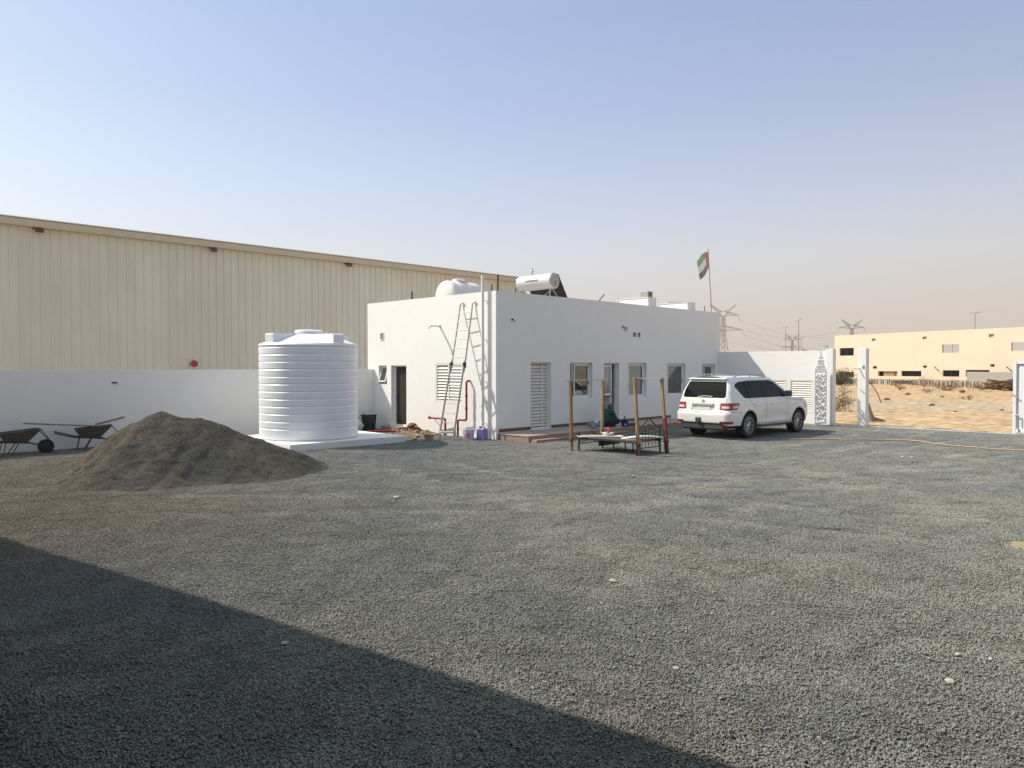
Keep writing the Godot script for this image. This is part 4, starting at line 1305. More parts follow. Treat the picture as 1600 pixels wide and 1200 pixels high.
	var sp := [[43.9, -17.0, 0.8, 0.75, "tall dry shrub on the sand seen through the narrow gateway", 420], [38.4, -15.1, 0.7, 0.55, "low dry tuft nearest the narrow gateway on the sand", 320], [62.0, -24.0, 0.8, 0.7, "dry shrub far back in the narrow gateway", 260], [79.5, -21.0, 1.6, 1.1, "wide yellowish shrub on the sand below the far building's middle", 700], [84.0, -19.2, 1.1, 0.8, "small shrub left of the timber pile", 400], [74.0, -23.5, 0.8, 0.6, "small dry shrub right of the lone gate pillar", 300], [70.0, -20.0, 0.6, 0.4, "tiny dark tuft in the middle of the sand", 220], [88.0, -25.5, 1.2, 0.9, "dusty shrub before the stakes in the middle of the gateway", 420], [60.0, -14.6, 0.5, 0.3, "tiny tuft beside the tyre marks right of the lone gate pillar", 180], [85.0, -16.8, 0.9, 0.7, "yellowish tuft just behind the timber pile", 300]]
	for k in sp.size():
		var s: Array = sp[k]
		shrub(s[4], Vector3(s[0], sand_height(s[0], s[1]) - 0.02, s[1]), s[2], s[3], M.leaf_dry, s[5], "desert_shrub", "shrub", k + 11)
	# leaning trunk behind the lone pillar
	var lt := thing("dead_trunk", "grey dead tree trunk leaning behind the lone gate pillar", "trunk", Vector3(32.6, 0.0, -11.5))
	b = MB.new(); b.tube([Vector3(-0.05, 1.6, -0.35), Vector3(0.0, 0.8, -0.12), Vector3(0.05, 0.25, 0.02), Vector3(0.1, -0.15, 0.1)], [0.03, 0.06, 0.10, 0.17], 9)
	part("trunk", b, M.wood_grey, lt)
	b = MB.new(); b.tube([Vector3(0.0, 1.75, -0.1), Vector3(0.05, 1.2, 0.25), Vector3(0.1, 0.75, 0.42)], 0.02, 5)
	part("twig", b, M.wood_far, lt)
	b = MB.new(); b.tube([Vector3(0.1, 0.1, 0.1), Vector3(0.4, 0.0, 0.4), Vector3(0.6, -0.1, 0.5)], [0.08, 0.05, 0.02], 6)
	part("root", b, M.wood_grey, lt)
	# rubble on the sand
	var rs := [[49.2, -13.8, 0.28], [56.0, -18.6, 0.3], [66.5, -20.5, 0.35], [63.0, -17.0, 0.25], [71.5, -17.8, 0.4], [47.0, -9.8, 0.16], [41.0, -10.5, 0.14], [43.5, -8.6, 0.15]]
	var where := ["left of the gateway's middle", "behind the lone gate pillar", "far back in the middle of the sand", "in the middle of the sand", "far back before the timber pile", "halfway to the white sheet gate", "just beyond the gate threshold", "nearest the white sheet gate"]
	for k in rs.size():
		b = MB.new(); b.rock(Vector3(0, rs[k][2] * 0.15, 0), Vector3(rs[k][2] * 0.7, rs[k][2] * 0.35, rs[k][2] * 0.6), Basis(Vector3.UP, k * 1.3), rng, 0.25)
		var r := tag(part("sand_rock", b, M.wood_far, self, Vector3(rs[k][0], sand_height(rs[k][0], rs[k][1]), rs[k][1])), "small dark lump on the sand " + where[k], "rock", "dark lumps on the sand")
	# pylons, wires and lamps
	var A := pylon("nearest steel pylon half hidden behind the right end of the white block", Vector3(362, -2, -203), 37.5, -0.55)
	var Bp := pylon("small far steel pylon above the white gate wall", Vector3(680, -2, -310), 35.0, -0.75, 0.2)
	var C := pylon("steel pylon standing behind the left end of the cream building", Vector3(534, -2, -201), 37.0, -0.72, 0.18)
	var Dp := pylon("far pylon with only its horns above the cream building, left of two", Vector3(780, -2, -262), 37.5, -0.75, 0.22)
	var Ep := pylon("far pylon with only its horns above the cream building, right of two", Vector3(820, -2, -182), 41.0, -0.75, 0.22)
	for k in 4:
		var which: String = ["lower left", "lower right", "upper left", "upper right"][k]
		wire(which + " wire sagging from the nearest pylon to the small far one", A[k], Bp[k], 9.0, 0.06)
		wire(which + " wire sagging from the nearest pylon towards the cream building", A[k], C[k], 7.0, 0.06)
	street_lamp("lamp post above the white gate wall, leftmost of three", Vector3(222, 0, -103.3), 14.2)
	street_lamp("tallest lamp post above the white gate wall, middle of three", Vector3(195.5, 0, -87.4), 14.7, 0.15)
	street_lamp("shortest lamp post above the white gate wall, rightmost of three", Vector3(294, 0, -130.2), 13.8)
	street_lamp("lamp post behind the roof of the far cream building", Vector3(183, 0, -43.3), 13.7)
	tree("dark round tree left of the far cream building", Vector3(190, 0, -82.0), 3.6, 5.6, M.leaf_dark, 5)
	tree("dark wide tree far left of the cream building", Vector3(240, 0, -101.0), 4.2, 4.6, M.leaf_dark, 8)
	# a distant site hut beside the cream building
	var hut := thing("site_hut", "distant grey site hut at the left end of the far cream building", "hut", Vector3(150, 0, -62.5), 0.4)
	b = MB.new(); b.box(Vector3(0, 1.3, 0), Vector3(5.0, 2.6, 5.0))
	part("wall", b, M.far_grey, hut)
	b = MB.new(); b.box(Vector3(0, 2.68, 0), Vector3(5.6, 0.14, 5.6))
	part("roof", b, M.wood_far, hut)
	b = MB.new(); b.box(Vector3(-2.52, 1.5, 0), Vector3(0.05, 0.9, 1.6))
	part("window", b, M.car_glass, hut)

# ---------------------------------------------------------------- things in the yard
func build_water_tank() -> void:
	var sl := thing("tank_slab", "low concrete slab under the tall white water tank", "slab", Vector3(11.4, 0, -19.75))
	var b := MB.new(); b.bbox(Vector3(0.22, 0.05, 0), Vector3(3.74, 0.30, 3.55), 0.015)
	part("slab_body", b, M.wall_paint, sl)
	var o := thing("water_tank", "tall white ribbed plastic water tank on a concrete slab", "water tank", Vector3(11.26, 0.20, -19.63))
	var R := 1.394
	var pr := [Vector2(0.0, 0.0), Vector2(R - 0.05, 0.0), Vector2(R, 0.05)]
	var y := 0.14
	for k in 12:      # stepped ribs: each course swells out and drops back under the next
		pr.append(Vector2(R - 0.004, y)); pr.append(Vector2(R + 0.004, y + 0.155)); pr.append(Vector2(R - 0.020, y + 0.190)); pr.append(Vector2(R - 0.022, y + 0.205)); y += 0.207
	pr.append(Vector2(R, 2.62)); pr.append(Vector2(R + 0.012, 2.66)); pr.append(Vector2(R - 0.03, 2.71))
	for k in range(1, 9): pr.append(Vector2(lerpf(R - 0.06, 0.33, k / 8.0), 2.71 + 0.29 * (1.0 - pow(1.0 - k / 8.0, 1.4))))
	pr.append(Vector2(0.0, 3.0))
	b = MB.new(); b.lathe(pr, 96, Transform3D(), 0.9)
	part("barrel", b, M.tank, o)
	for k in 4:      # raised buttresses round the shoulder
		var a := 1.445 + k * PI / 2
		var q := Basis(Vector3.UP, -a)
		b = MB.new()
		var pf := PackedVector2Array([Vector2(0.55, 0.18), Vector2(1.33, -0.02), Vector2(1.345, 0.25), Vector2(1.30, 0.28), Vector2(0.55, 0.285)])
		b.extrude(pf, 0.36, Transform3D(q, Vector3(0, 2.70, 0) + q * Vector3(0, 0, -0.18)))
		part("buttress", b, M.tank, o)
	b = MB.new(); b.lathe([Vector2(0.36, 2.96), Vector2(0.36, 3.03), Vector2(0.40, 3.035), Vector2(0.40, 3.09), Vector2(0.34, 3.115), Vector2(0.0, 3.13)], 32)
	part("lid", b, M.tank, o)
	b = MB.new(); b.tube([Vector3(0.28, 3.05, 0.42), Vector3(0.10, 3.02, 0.75), Vector3(0.05, 2.92, 1.02), Vector3(0.06, 2.80, 1.22)], 0.012, 6)
	part("lid_rope", b, M.steel, o)
	b = MB.new(); b.tube([Vector3(0.95, 2.75, -0.3), Vector3(0.95, 3.02, -0.3)], 0.03, 8)
	part("inlet", b, M.black, o)

func elbow(pts: Array, r: float) -> Array:       # rounds the corners of a pipe run
	var o := [pts[0]]
	for k in range(1, pts.size() - 1):
		var a: Vector3 = (pts[k - 1] - pts[k]).normalized() * r
		var c: Vector3 = (pts[k + 1] - pts[k]).normalized() * r
		for j in 5:
			var t := j / 4.0
			o.append((pts[k] + a).lerp(pts[k], t).lerp(pts[k].lerp(pts[k] + c, t), t))
	o.append(pts[-1])
	return o

func build_wall_things() -> void:
	# ladder against the sunlit wall: lower wide section and upper hooked section
	var o := thing("ladder", "tall grey metal ladder leaning against the sunlit wall of the block", "ladder")
	var f0 := Vector3(14.45, 0.0, -17.60); var f1 := Vector3(14.70, 0.0, -17.22)
	var t0 := Vector3(BX - 0.06, 4.18, -18.08); var t1 := Vector3(BX - 0.06, 4.18, -17.50)
	var out := Vector3(-0.05, 0.0, 0.0)
	for s in [[f0, t0], [f1, t1]]:
		var b := MB.new(); b.tube([s[0], s[0].lerp(s[1], 0.58)], 0.03, 6)
		part("lower_rail", b, M.ladder, o)
		b = MB.new()
		var pts := [s[0].lerp(s[1], 0.50) + Vector3(0.045, 0, 0), s[0].lerp(s[1], 0.97)]
		for k in 5: pts.append(s[1] + Vector3(-0.01 + 0.05 * sin(k * 0.55), 0.10 * sin(0.3 + k * 0.62), 0.035 * k))
		b.tube(pts, 0.022, 6)
		part("upper_rail", b, M.ladder, o)
		b = MB.new(); b.bbox(s[0].lerp(s[1], 0.55) + Vector3(0.02, 0, 0), Vector3(0.10, 0.16, 0.08), 0.01)
		part("bracket", b, M.dark_steel, o)
	for k in 14:
		var t := 0.065 + k * 0.068
		var b := MB.new()
		b.tube([f0.lerp(t0, t), f1.lerp(t1, t)], 0.015, 6)
		part("rung", b, M.white_metal, o)
	var bd := MB.new(); bd.bbox(f0.lerp(t0, 0.062).lerp(f1.lerp(t1, 0.062), 0.5) + Vector3(-0.02, 0, 0), Vector3(0.05, 0.07, 0.44), 0.006, Basis(Vector3.UP, 0.58))
	part("foot_board", bd, M.white_metal, o)
	# red fire pipes
	var p := thing("red_standpipe", "tall cranked red pipe coming out of the ground by the sunlit wall", "pipe", Vector3(15.66, 0, -17.86))
	var b2 := MB.new(); b2.tube(elbow([Vector3(-0.02, -0.05, -0.22), Vector3(-0.02, 0.56, -0.22), Vector3(0.0, 0.56, 0.17), Vector3(0.0, 1.80, 0.17), Vector3(0.18, 1.80, 0.17)], 0.07), 0.034, 10)
	part("pipe", b2, M.red_pipe, p)
	for y in [0.24, 0.9, 1.3]:
		b2 = MB.new(); b2.lathe([Vector2(0.034, 0), Vector2(0.046, 0.005), Vector2(0.046, 0.06), Vector2(0.034, 0.065)], 12, Transform3D(Basis(), Vector3(-0.02 if y < 0.5 else 0.0, y, -0.22 if y < 0.5 else 0.17)))
		part("coupling", b2, M.red_pipe, p)
	p = thing("red_pipe_arm", "short red pipe arm bent down behind the foot of the ladder", "pipe", Vector3(15.62, 0, -18.9))
	b2 = MB.new(); b2.tube(elbow([Vector3(-0.08, 0.57, -0.50), Vector3(0.0, 0.56, 0.22), Vector3(0.0, -0.05, 0.22)], 0.07), 0.036, 10)
	part("pipe", b2, M.red_pipe, p)
	b2 = MB.new(); b2.lathe([Vector2(0.0, 0), Vector2(0.048, 0.0), Vector2(0.048, 0.07), Vector2(0.0, 0.07)], 12, Transform3D(Basis(Vector3.RIGHT, PI / 2), Vector3(-0.08, 0.57, -0.52)))
	part("end_cap", b2, M.red_pipe, p)
	b2 = MB.new(); b2.tube([Vector3(-0.02, 0.52, -0.3), Vector3(0.08, 0.25, -0.05)], 0.012, 5)
	part("stay", b2, M.steel, p)
	# bucket, can, tub
	var bk := thing("paint_bucket", "pale plastic paint bucket with a pink label at the wall foot", "bucket", Vector3(15.12, 0, -16.98))
	b2 = MB.new(); b2.lathe([Vector2(0, 0.0), Vector2(0.145, 0.0), Vector2(0.172, 0.33), Vector2(0.182, 0.33), Vector2(0.182, 0.355), Vector2(0.165, 0.36), Vector2(0.165, 0.335), Vector2(0.0, 0.33)], 28)
	part("bucket_body", b2, M.lilac, bk)
	b2 = MB.new()
	for k in 7:
		var a0 := 2.0 + k * 0.16; var a1 := a0 + 0.16
		b2.quad_n(Vector3(cos(a0) * 0.155, 0.08, sin(a0) * 0.155), Vector3(cos(a1) * 0.155, 0.08, sin(a1) * 0.155), Vector3(cos(a1) * 0.170, 0.24, sin(a1) * 0.170), Vector3(cos(a0) * 0.170, 0.24, sin(a0) * 0.170), Vector3(cos(a0), 0, sin(a0)))
	part("label", b2, M.pink, bk)
	b2 = MB.new()
	var hp := []
	for k in 9: hp.append(Vector3(-0.18 * cos(k * PI / 8), 0.32 - 0.12 * sin(k * PI / 8), 0.05 + 0.15 * sin(k * PI / 8)))
	b2.tube(hp, 0.005, 5)
	part("handle", b2, M.steel, bk)
	var cn := thing("violet_can", "square violet plastic can with white cap at the block's corner", "can", Vector3(15.42, 0, -16.70), 0.4)
	b2 = MB.new(); b2.bbox(Vector3(0, 0.19, 0), Vector3(0.28, 0.38, 0.28), 0.03)
	part("can_body", b2, M.violet, cn)
	b2 = MB.new(); b2.bbox(Vector3(0.0, 0.415, 0.0), Vector3(0.035, 0.05, 0.2), 0.01)
	part("handle", b2, M.violet, cn)
	b2 = MB.new(); b2.lathe([Vector2(0.04, 0.375), Vector2(0.04, 0.43), Vector2(0.0, 0.435)], 12, Transform3D(Basis(), Vector3(-0.08, 0, 0.08)))
	part("cap", b2, M.plate, cn)
	var tb := thing("plastic_tub", "small tan plastic tub beside the heap of soil", "tub", Vector3(14.2, 0, -17.75))
	b2 = MB.new(); b2.lathe([Vector2(0, 0.0), Vector2(0.115, 0.0), Vector2(0.155, 0.19), Vector2(0.17, 0.19), Vector2(0.17, 0.215), Vector2(0.15, 0.215), Vector2(0.11, 0.02), Vector2(0, 0.02)], 28)
	part("tub_body", b2, M.tub, tb)
	b2 = MB.new(); b2.lathe([Vector2(0.168, 0.19), Vector2(0.178, 0.193), Vector2(0.178, 0.214), Vector2(0.168, 0.217)], 28)
	part("rim", b2, M.tub, tb)
	# heap of soil with lumps along the wall
	var hs := thing("soil_heap", "small heap of brown soil and rubble against the sunlit wall", "soil heap", Vector3(15.2, 0, -19.55))
	var g := RandomNumberGenerator.new(); g.seed = 9
	b2 = MB.new()
	var hf := func(x: float, z: float) -> float:
		var e := 1.0 - sqrt(pow(x / 0.55, 2) + pow(z / 1.25, 2))
		return maxf(-0.03, 0.30 * e * (0.75 + 0.5 * n_mid.get_noise_2d(x * 3.0, z * 3.0)) + 0.03 * n_fine.get_noise_2d(x, z))
	for i in 24:
		for j in 40:
			var x0 := -0.6 + i * 0.05; var z0 := -1.3 + j * 0.065
			b2.quad(Vector3(x0, hf.call(x0, z0 + 0.065), z0 + 0.065), Vector3(x0 + 0.05, hf.call(x0 + 0.05, z0 + 0.065), z0 + 0.065), Vector3(x0 + 0.05, hf.call(x0 + 0.05, z0), z0), Vector3(x0, hf.call(x0, z0), z0))
	part("mound", b2, M.soil, hs)
	for k in 34:
		b2 = MB.new()
		var s := g.randf_range(0.025, 0.075)
		var x := g.randf_range(-0.45, 0.35); var z := g.randf_range(-1.15, 1.15)
		b2.rock(Vector3.ZERO, Vector3(s, s * 0.7, s), Basis(Vector3.UP, g.randf() * TAU), g)
		part("lump", b2, M.soil if k % 3 else M.tub, hs, Vector3(x, maxf(0.0, hf.call(x, z)) + s * 0.25, z))
	b2 = MB.new(); b2.rock(Vector3(-0.05, 0.30, -0.25), Vector3(0.20, 0.13, 0.17), Basis(), g, 0.2)
	part("dark_clod", b2, M.wood_far, hs)
	var pl := thing("loose_plank", "thin brown plank lying on the gravel before the soil heap", "plank", Vector3(14.55, 0.02, -18.9), 0.9)
	b2 = MB.new(); b2.bbox(Vector3(0, 0.02, 0), Vector3(1.7, 0.03, 0.12), 0.005)
	part("board", b2, M.wood_far, pl)
	b2 = MB.new(); b2.bbox(Vector3(0.3, 0.05, 0.06), Vector3(0.9, 0.03, 0.10), 0.005, Basis(Vector3.UP, 0.1))
	part("batten", b2, M.wood_grey, pl)
	# bin, bag, hose in the shaded corner
	var bn := thing("waste_bin", "dark green plastic waste bin in the shaded corner by the side door", "bin", Vector3(15.1, 0, -22.25))
	b2 = MB.new()
	b2.lathe([Vector2(0, 0), Vector2(0.22, 0), Vector2(0.27, 0.52), Vector2(0.29, 0.52), Vector2(0.29, 0.56), Vector2(0, 0.57)], 4, Transform3D(Basis(Vector3.UP, PI / 4 + 0.3), Vector3.ZERO))
	part("bin_body", b2, M.bin, bn)
	b2 = MB.new(); b2.bbox(Vector3(0.02, 0.60, 0.0), Vector3(0.42, 0.035, 0.42), 0.012, Basis(Vector3.UP, -0.3) * Basis(Vector3.RIGHT, 0.1))
	part("lid", b2, M.steel, bn)
	var bg := thing("green_bag", "pale green plastic bag slumped between the tank and the waste bin", "bag", Vector3(14.55, 0.0, -22.15))
	b2 = MB.new(); b2.rock(Vector3(0, 0.2, 0), Vector3(0.24, 0.26, 0.22), Basis(), g, 0.12, false)
	part("bag_body", b2, M.bag_green, bg)
	b2 = MB.new(); b2.rock(Vector3(0.02, 0.46, 0), Vector3(0.06, 0.07, 0.05), Basis(), g, 0.2, true)
	part("knot", b2, M.bag_green, bg)
	var rh := thing("red_hose", "dark red hose lying along the back of the tank slab", "hose")
	b2 = MB.new(); b2.tube([Vector3(13.55, 0.06, -21.9), Vector3(14.1, 0.05, -21.5), Vector3(14.6, 0.05, -21.35), Vector3(15.1, 0.05, -20.95), Vector3(15.35, 0.04, -20.6)], 0.045, 8)
	part("hose_run", b2, M.red_pipe, rh)
	b2 = MB.new(); b2.lathe([Vector2(0.05, 0), Vector2(0.06, 0.02), Vector2(0.06, 0.09), Vector2(0.05, 0.1)], 10, Transform3D(Basis(Vector3.RIGHT, PI / 2 - 0.2), Vector3(15.33, 0.05, -20.64)))
	part("coupling", b2, M.steel, rh)

# ---- a body as one surface: tapered capsules joined by a smooth minimum, meshed as surface nets
func blob(bones: Array, cell: float, k: float, b: MB) -> void:
	var lo := Vector3(9, 9, 9); var hi := Vector3(-9, -9, -9)
	for s in bones:
		for e in [0, 2]:
			var r: float = s[e + 1] + cell * 2.0 + k
			lo = lo.min(s[e] - Vector3(r, r, r)); hi = hi.max(s[e] + Vector3(r, r, r))
	var n := Vector3i(((hi - lo) / cell).ceil()) + Vector3i.ONE
	var F := PackedFloat32Array(); F.resize(n.x * n.y * n.z); F.fill(1.0)
	for s in bones:      # near each bone only
		var a: Vector3 = s[0]; var c: Vector3 = s[2]; var ra: float = s[1]; var rc: float = s[3]
		var m := maxf(ra, rc) + k + cell * 2.0
		var i0 := Vector3i(((a.min(c) - Vector3(m, m, m) - lo) / cell).floor()).clamp(Vector3i.ZERO, n - Vector3i.ONE)
		var i1 := Vector3i(((a.max(c) + Vector3(m, m, m) - lo) / cell).ceil()).clamp(Vector3i.ZERO, n - Vector3i.ONE)
		var ax := c - a
		var l2 := maxf(ax.length_squared(), 1e-9)
		for z in range(i0.z, i1.z + 1):
			for y in range(i0.y, i1.y + 1):
				for x in range(i0.x, i1.x + 1):
					var p := lo + Vector3(x, y, z) * cell
					var t := clampf((p - a).dot(ax) / l2, 0.0, 1.0)
					var d := (p - a - ax * t).length() - lerpf(ra, rc, t)
					var i := (z * n.y + y) * n.x + x
					var h := clampf(0.5 + 0.5 * (F[i] - d) / k, 0.0, 1.0)
					F[i] = lerpf(F[i], d, h) - k * h * (1.0 - h)
	var at := func(x: int, y: int, z: int) -> float: return F[(z * n.y + y) * n.x + x]
	var V := {}
	for z in n.z - 1:
		for y in n.y - 1:
			for x in n.x - 1:
				var base := (z * n.y + y) * n.x + x
				var f := [F[base], F[base + 1], F[base + n.x], F[base + n.x + 1], F[base + n.x * n.y], F[base + n.x * n.y + 1], F[base + n.x * n.y + n.x], F[base + n.x * n.y + n.x + 1]]
				var neg := 0
				for q in f: if q < 0: neg += 1
				if neg == 0 or neg == 8: continue
				var s := Vector3.ZERO; var cnt := 0
				for e in [[0, 1], [2, 3], [4, 5], [6, 7], [0, 2], [1, 3], [4, 6], [5, 7], [0, 4], [1, 5], [2, 6], [3, 7]]:
					var p: float = f[e[0]]; var q: float = f[e[1]]
					if (p < 0) == (q < 0): continue
					var t := p / (p - q)
					s += Vector3(e[0] & 1, (e[0] >> 1) & 1, e[0] >> 2).lerp(Vector3(e[1] & 1, (e[1] >> 1) & 1, e[1] >> 2), t); cnt += 1
				var g := Vector3(f[1] - f[0] + f[3] - f[2] + f[5] - f[4] + f[7] - f[6], f[2] - f[0] + f[3] - f[1] + f[6] - f[4] + f[7] - f[5], f[4] - f[0] + f[5] - f[1] + f[6] - f[2] + f[7] - f[3])
				V[Vector3i(x, y, z)] = [lo + (Vector3(x, y, z) + s / cnt) * cell, g.normalized()]
	for c in V:
		for ax in 3:
			var u := Vector3i.ZERO; u[(ax + 1) % 3] = 1
			var w := Vector3i.ZERO; w[(ax + 2) % 3] = 1
			var st := Vector3i.ZERO; st[ax] = 1
			if c[(ax + 1) % 3] == 0 or c[(ax + 2) % 3] == 0: continue
			var e2: Vector3i = c + st
			if e2.x >= n.x or e2.y >= n.y or e2.z >= n.z: continue
			if (at.call(c.x, c.y, c.z) < 0) == (at.call(e2.x, e2.y, e2.z) < 0): continue
			if not (V.has(c - u) and V.has(c - w) and V.has(c - u - w)): continue
			var A = V[c]; var B = V[c - u]; var C = V[c - u - w]; var D = V[c - w]
			b.tri_n(A[0], B[0], C[0], A[1], B[1], C[1]); b.tri_n(A[0], C[0], D[0], A[1], C[1], D[1])

func build_deck_things() -> void:
	# person squatting on the deck, turned towards the blue bucket (local +x is forward)
	var o := thing("person", "person in dark green top sitting hunched on the deck beside a blue bucket", "person", Vector3(20.22, 0.204, -15.72), -0.12)
	var torso := [[Vector3(0.0, 0.16, 0), 0.135, Vector3(0.05, 0.34, 0), 0.145], [Vector3(0.05, 0.34, 0), 0.145, Vector3(0.15, 0.50, 0), 0.125], [Vector3(0.14, 0.50, -0.15), 0.07, Vector3(0.14, 0.50, 0.15), 0.07]]
	var arms := []
	for s in [-1.0, 1.0]:
		arms += [[Vector3(0.15, 0.50, 0.17 * s), 0.062, Vector3(0.27, 0.28, 0.22 * s), 0.048], [Vector3(0.27, 0.28, 0.22 * s), 0.048, Vector3(0.45, 0.22, 0.10 * s), 0.036]]
	var legs := []
	for s in [-1.0, 1.0]:
		legs += [[Vector3(0.0, 0.13, 0.09 * s), 0.10, Vector3(0.33, 0.20, 0.25 * s), 0.072], [Vector3(0.33, 0.20, 0.25 * s), 0.068, Vector3(0.27, 0.055, -0.02 * s), 0.045], [Vector3(0.27, 0.05, -0.02 * s), 0.042, Vector3(0.36, 0.035, -0.10 * s), 0.03]]
	var b := MB.new()
	var neck := [[Vector3(0.18, 0.54, 0), 0.055, Vector3(0.23, 0.61, 0), 0.05], [Vector3(0.25, 0.68, 0), 0.085, Vector3(0.27, 0.64, 0), 0.075], [Vector3(0.34, 0.645, 0), 0.016, Vector3(0.355, 0.62, 0), 0.018], [Vector3(0.26, 0.66, -0.082), 0.018, Vector3(0.26, 0.64, -0.085), 0.018], [Vector3(0.26, 0.66, 0.082), 0.018, Vector3(0.26, 0.64, 0.085), 0.018]]
	blob(torso + arms + legs + neck, 0.017, 0.03, b)
	for s in [-1.0, 1.0]:      # hands: palm, four fingers, thumb
		var w := Vector3(0.45, 0.22, 0.10 * s)
		var f := Vector3(0.85, -0.45, -0.25 * s).normalized()
		var side := f.cross(Vector3.UP).normalized()
		var dn := side.cross(f).normalized() * -1.0
		var hand := [[w, 0.026, w + f * 0.07, 0.024], [w + f * 0.02 + side * 0.02, 0.016, w + f * 0.075 + side * 0.025, 0.014], [w + f * 0.02 - side * 0.02, 0.016, w + f * 0.075 - side * 0.025, 0.014]]
		for q in 4:
			var r0 := w + f * 0.075 + side * (0.03 - 0.02 * q)
			var l: float = [0.032, 0.038, 0.035, 0.027][q]
			hand += [[r0, 0.009, r0 + f * l + dn * 0.008, 0.0085], [r0 + f * l + dn * 0.008, 0.0085, r0 + f * (l + 0.012) + dn * 0.034, 0.0075]]
		hand += [[w + f * 0.025 + side * 0.025, 0.010, w + f * 0.055 + side * 0.055 + dn * 0.01, 0.009], [w + f * 0.055 + side * 0.055 + dn * 0.01, 0.009, w + f * 0.085 + side * 0.05 + dn * 0.025, 0.008]]
		blob(hand, 0.006, 0.008, b)
	part("body", b, M.skin, o)
	b = MB.new()
	var sl := []
	for s in torso: sl.append([s[0], s[1] + 0.012, s[2], s[3] + 0.012])
	for k in 4: sl.append([arms[k][0], arms[k][1] + 0.014, arms[k][2] if k % 2 == 0 else arms[k][0].lerp(arms[k][2], 0.6), arms[k][3] + 0.014])
	sl.append([Vector3(0.17, 0.53, 0), 0.07, Vector3(0.18, 0.545, 0), 0.065])
	blob(sl, 0.017, 0.03, b)
	part("shirt", b, M.shirt, o)
	b = MB.new()
	var tr := []
	for k in legs.size():
		if k % 3 == 2: continue
		tr.append([legs[k][0], legs[k][1] + 0.014, legs[k][2], legs[k][3] + 0.014])
	blob(tr, 0.017, 0.03, b)
	part("trousers", b, M.trousers, o)
	b = MB.new()
	blob([[Vector3(0.235, 0.715, 0), 0.078, Vector3(0.225, 0.70, 0), 0.078], [Vector3(0.205, 0.67, -0.03), 0.055, Vector3(0.205, 0.67, 0.03), 0.055]], 0.012, 0.02, b)
	part("hair", b, M.cap, o)
	# bucket
	var bk := thing("blue_bucket", "blue bucket with raised black handle in front of the sitting person", "bucket", Vector3(20.78, 0.204, -15.34))
	b = MB.new(); b.lathe([Vector2(0, 0), Vector2(0.10, 0), Vector2(0.128, 0.21), Vector2(0.135, 0.21), Vector2(0.135, 0.225), Vector2(0.12, 0.225), Vector2(0.095, 0.02), Vector2(0, 0.02)], 24)
	part("bucket_body", b, M.blue, bk)
	b = MB.new()
	var hp := []
	for k in 11: hp.append(Vector3(0.13 * cos(k * PI / 10), 0.21 + 0.15 * sin(k * PI / 10), 0))
	b.tube(hp, 0.012, 6)
	part("handle", b, M.black, bk, Vector3.ZERO, Basis(Vector3.UP, 0.8))
	b = MB.new()
	for k in 5:
		var a := 1.9 + k * 0.12
		b.quad_n(Vector3(cos(a) * 0.112, 0.06, sin(a) * 0.112), Vector3(cos(a + 0.12) * 0.112, 0.06, sin(a + 0.12) * 0.112), Vector3(cos(a + 0.12) * 0.118, 0.10, sin(a + 0.12) * 0.118), Vector3(cos(a) * 0.118, 0.10, sin(a) * 0.118), Vector3(cos(a), 0, sin(a)))
	part("label", b, M.plate, bk)
	var cr := thing("plastic_tray", "flat dark violet tray on the deck right of the blue bucket", "tray", Vector3(21.25, 0.204, -15.42), -0.1)
	b = MB.new(); b.bbox(Vector3(0, 0.03, 0), Vector3(0.58, 0.06, 0.30), 0.01)
	part("tray_body", b, mat(Color(0.03, 0.02, 0.09), 0.4), cr)
	b = MB.new(); b.bbox(Vector3(0.05, 0.075, 0.0), Vector3(0.36, 0.03, 0.2), 0.008)
	part("lid", b, mat(Color(0.03, 0.02, 0.09), 0.4), cr)
	var cl := thing("cloth_bundle", "rumpled grey blue cloth bundle left of the sitting person", "bundle", Vector3(19.45, 0.204, -15.62))
	b = MB.new()
	var g := RandomNumberGenerator.new(); g.seed = 3
	var bl := []
	for k in 7: bl.append([Vector3(g.randf_range(-0.22, 0.22), g.randf_range(0.05, 0.16), g.randf_range(-0.12, 0.12)), g.randf_range(0.05, 0.10), Vector3(g.randf_range(-0.22, 0.22), g.randf_range(0.05, 0.2), g.randf_range(-0.12, 0.12)), g.randf_range(0.04, 0.08)])
	blob(bl, 0.02, 0.02, b)
	part("folds", b, M.cloth, cl)
	b = MB.new(); blob([[Vector3(0.05, 0.2, 0.05), 0.05, Vector3(0.15, 0.24, 0.04), 0.04]], 0.015, 0.02, b)
	part("rag", b, M.plate, cl)
	var gh := thing("green_hose", "green garden hose lying on the gravel along the front of the deck", "hose")
	b = MB.new()
	var hl := []
	for k in 22: hl.append(Vector3(18.6 + k * 0.25, 0.035, -14.35 - 0.02 * k + 0.08 * sin(k * 0.9)))
	b.tube(hl, 0.03, 8)
	part("hose_run", b, M.hose_green, gh)
	b = MB.new(); b.lathe([Vector2(0.03, 0), Vector2(0.042, 0.01), Vector2(0.042, 0.08), Vector2(0.02, 0.1)], 10, Transform3D(Basis(Vector3.BACK, PI / 2), Vector3(18.62, 0.035, -14.35)))
	part("nozzle", b, M.black, gh)
	var sk := thing("rag_pile", "red and white rags on the gravel seen under the car", "rags", Vector3(25.4, 0, -13.9))
	b = MB.new(); blob([[Vector3(-0.2, 0.05, 0), 0.07, Vector3(0.1, 0.08, 0.05), 0.08], [Vector3(0.1, 0.06, 0.0), 0.06, Vector3(0.3, 0.05, -0.1), 0.05]], 0.025, 0.02, b)
	part("red_rag", b, M.red, sk)
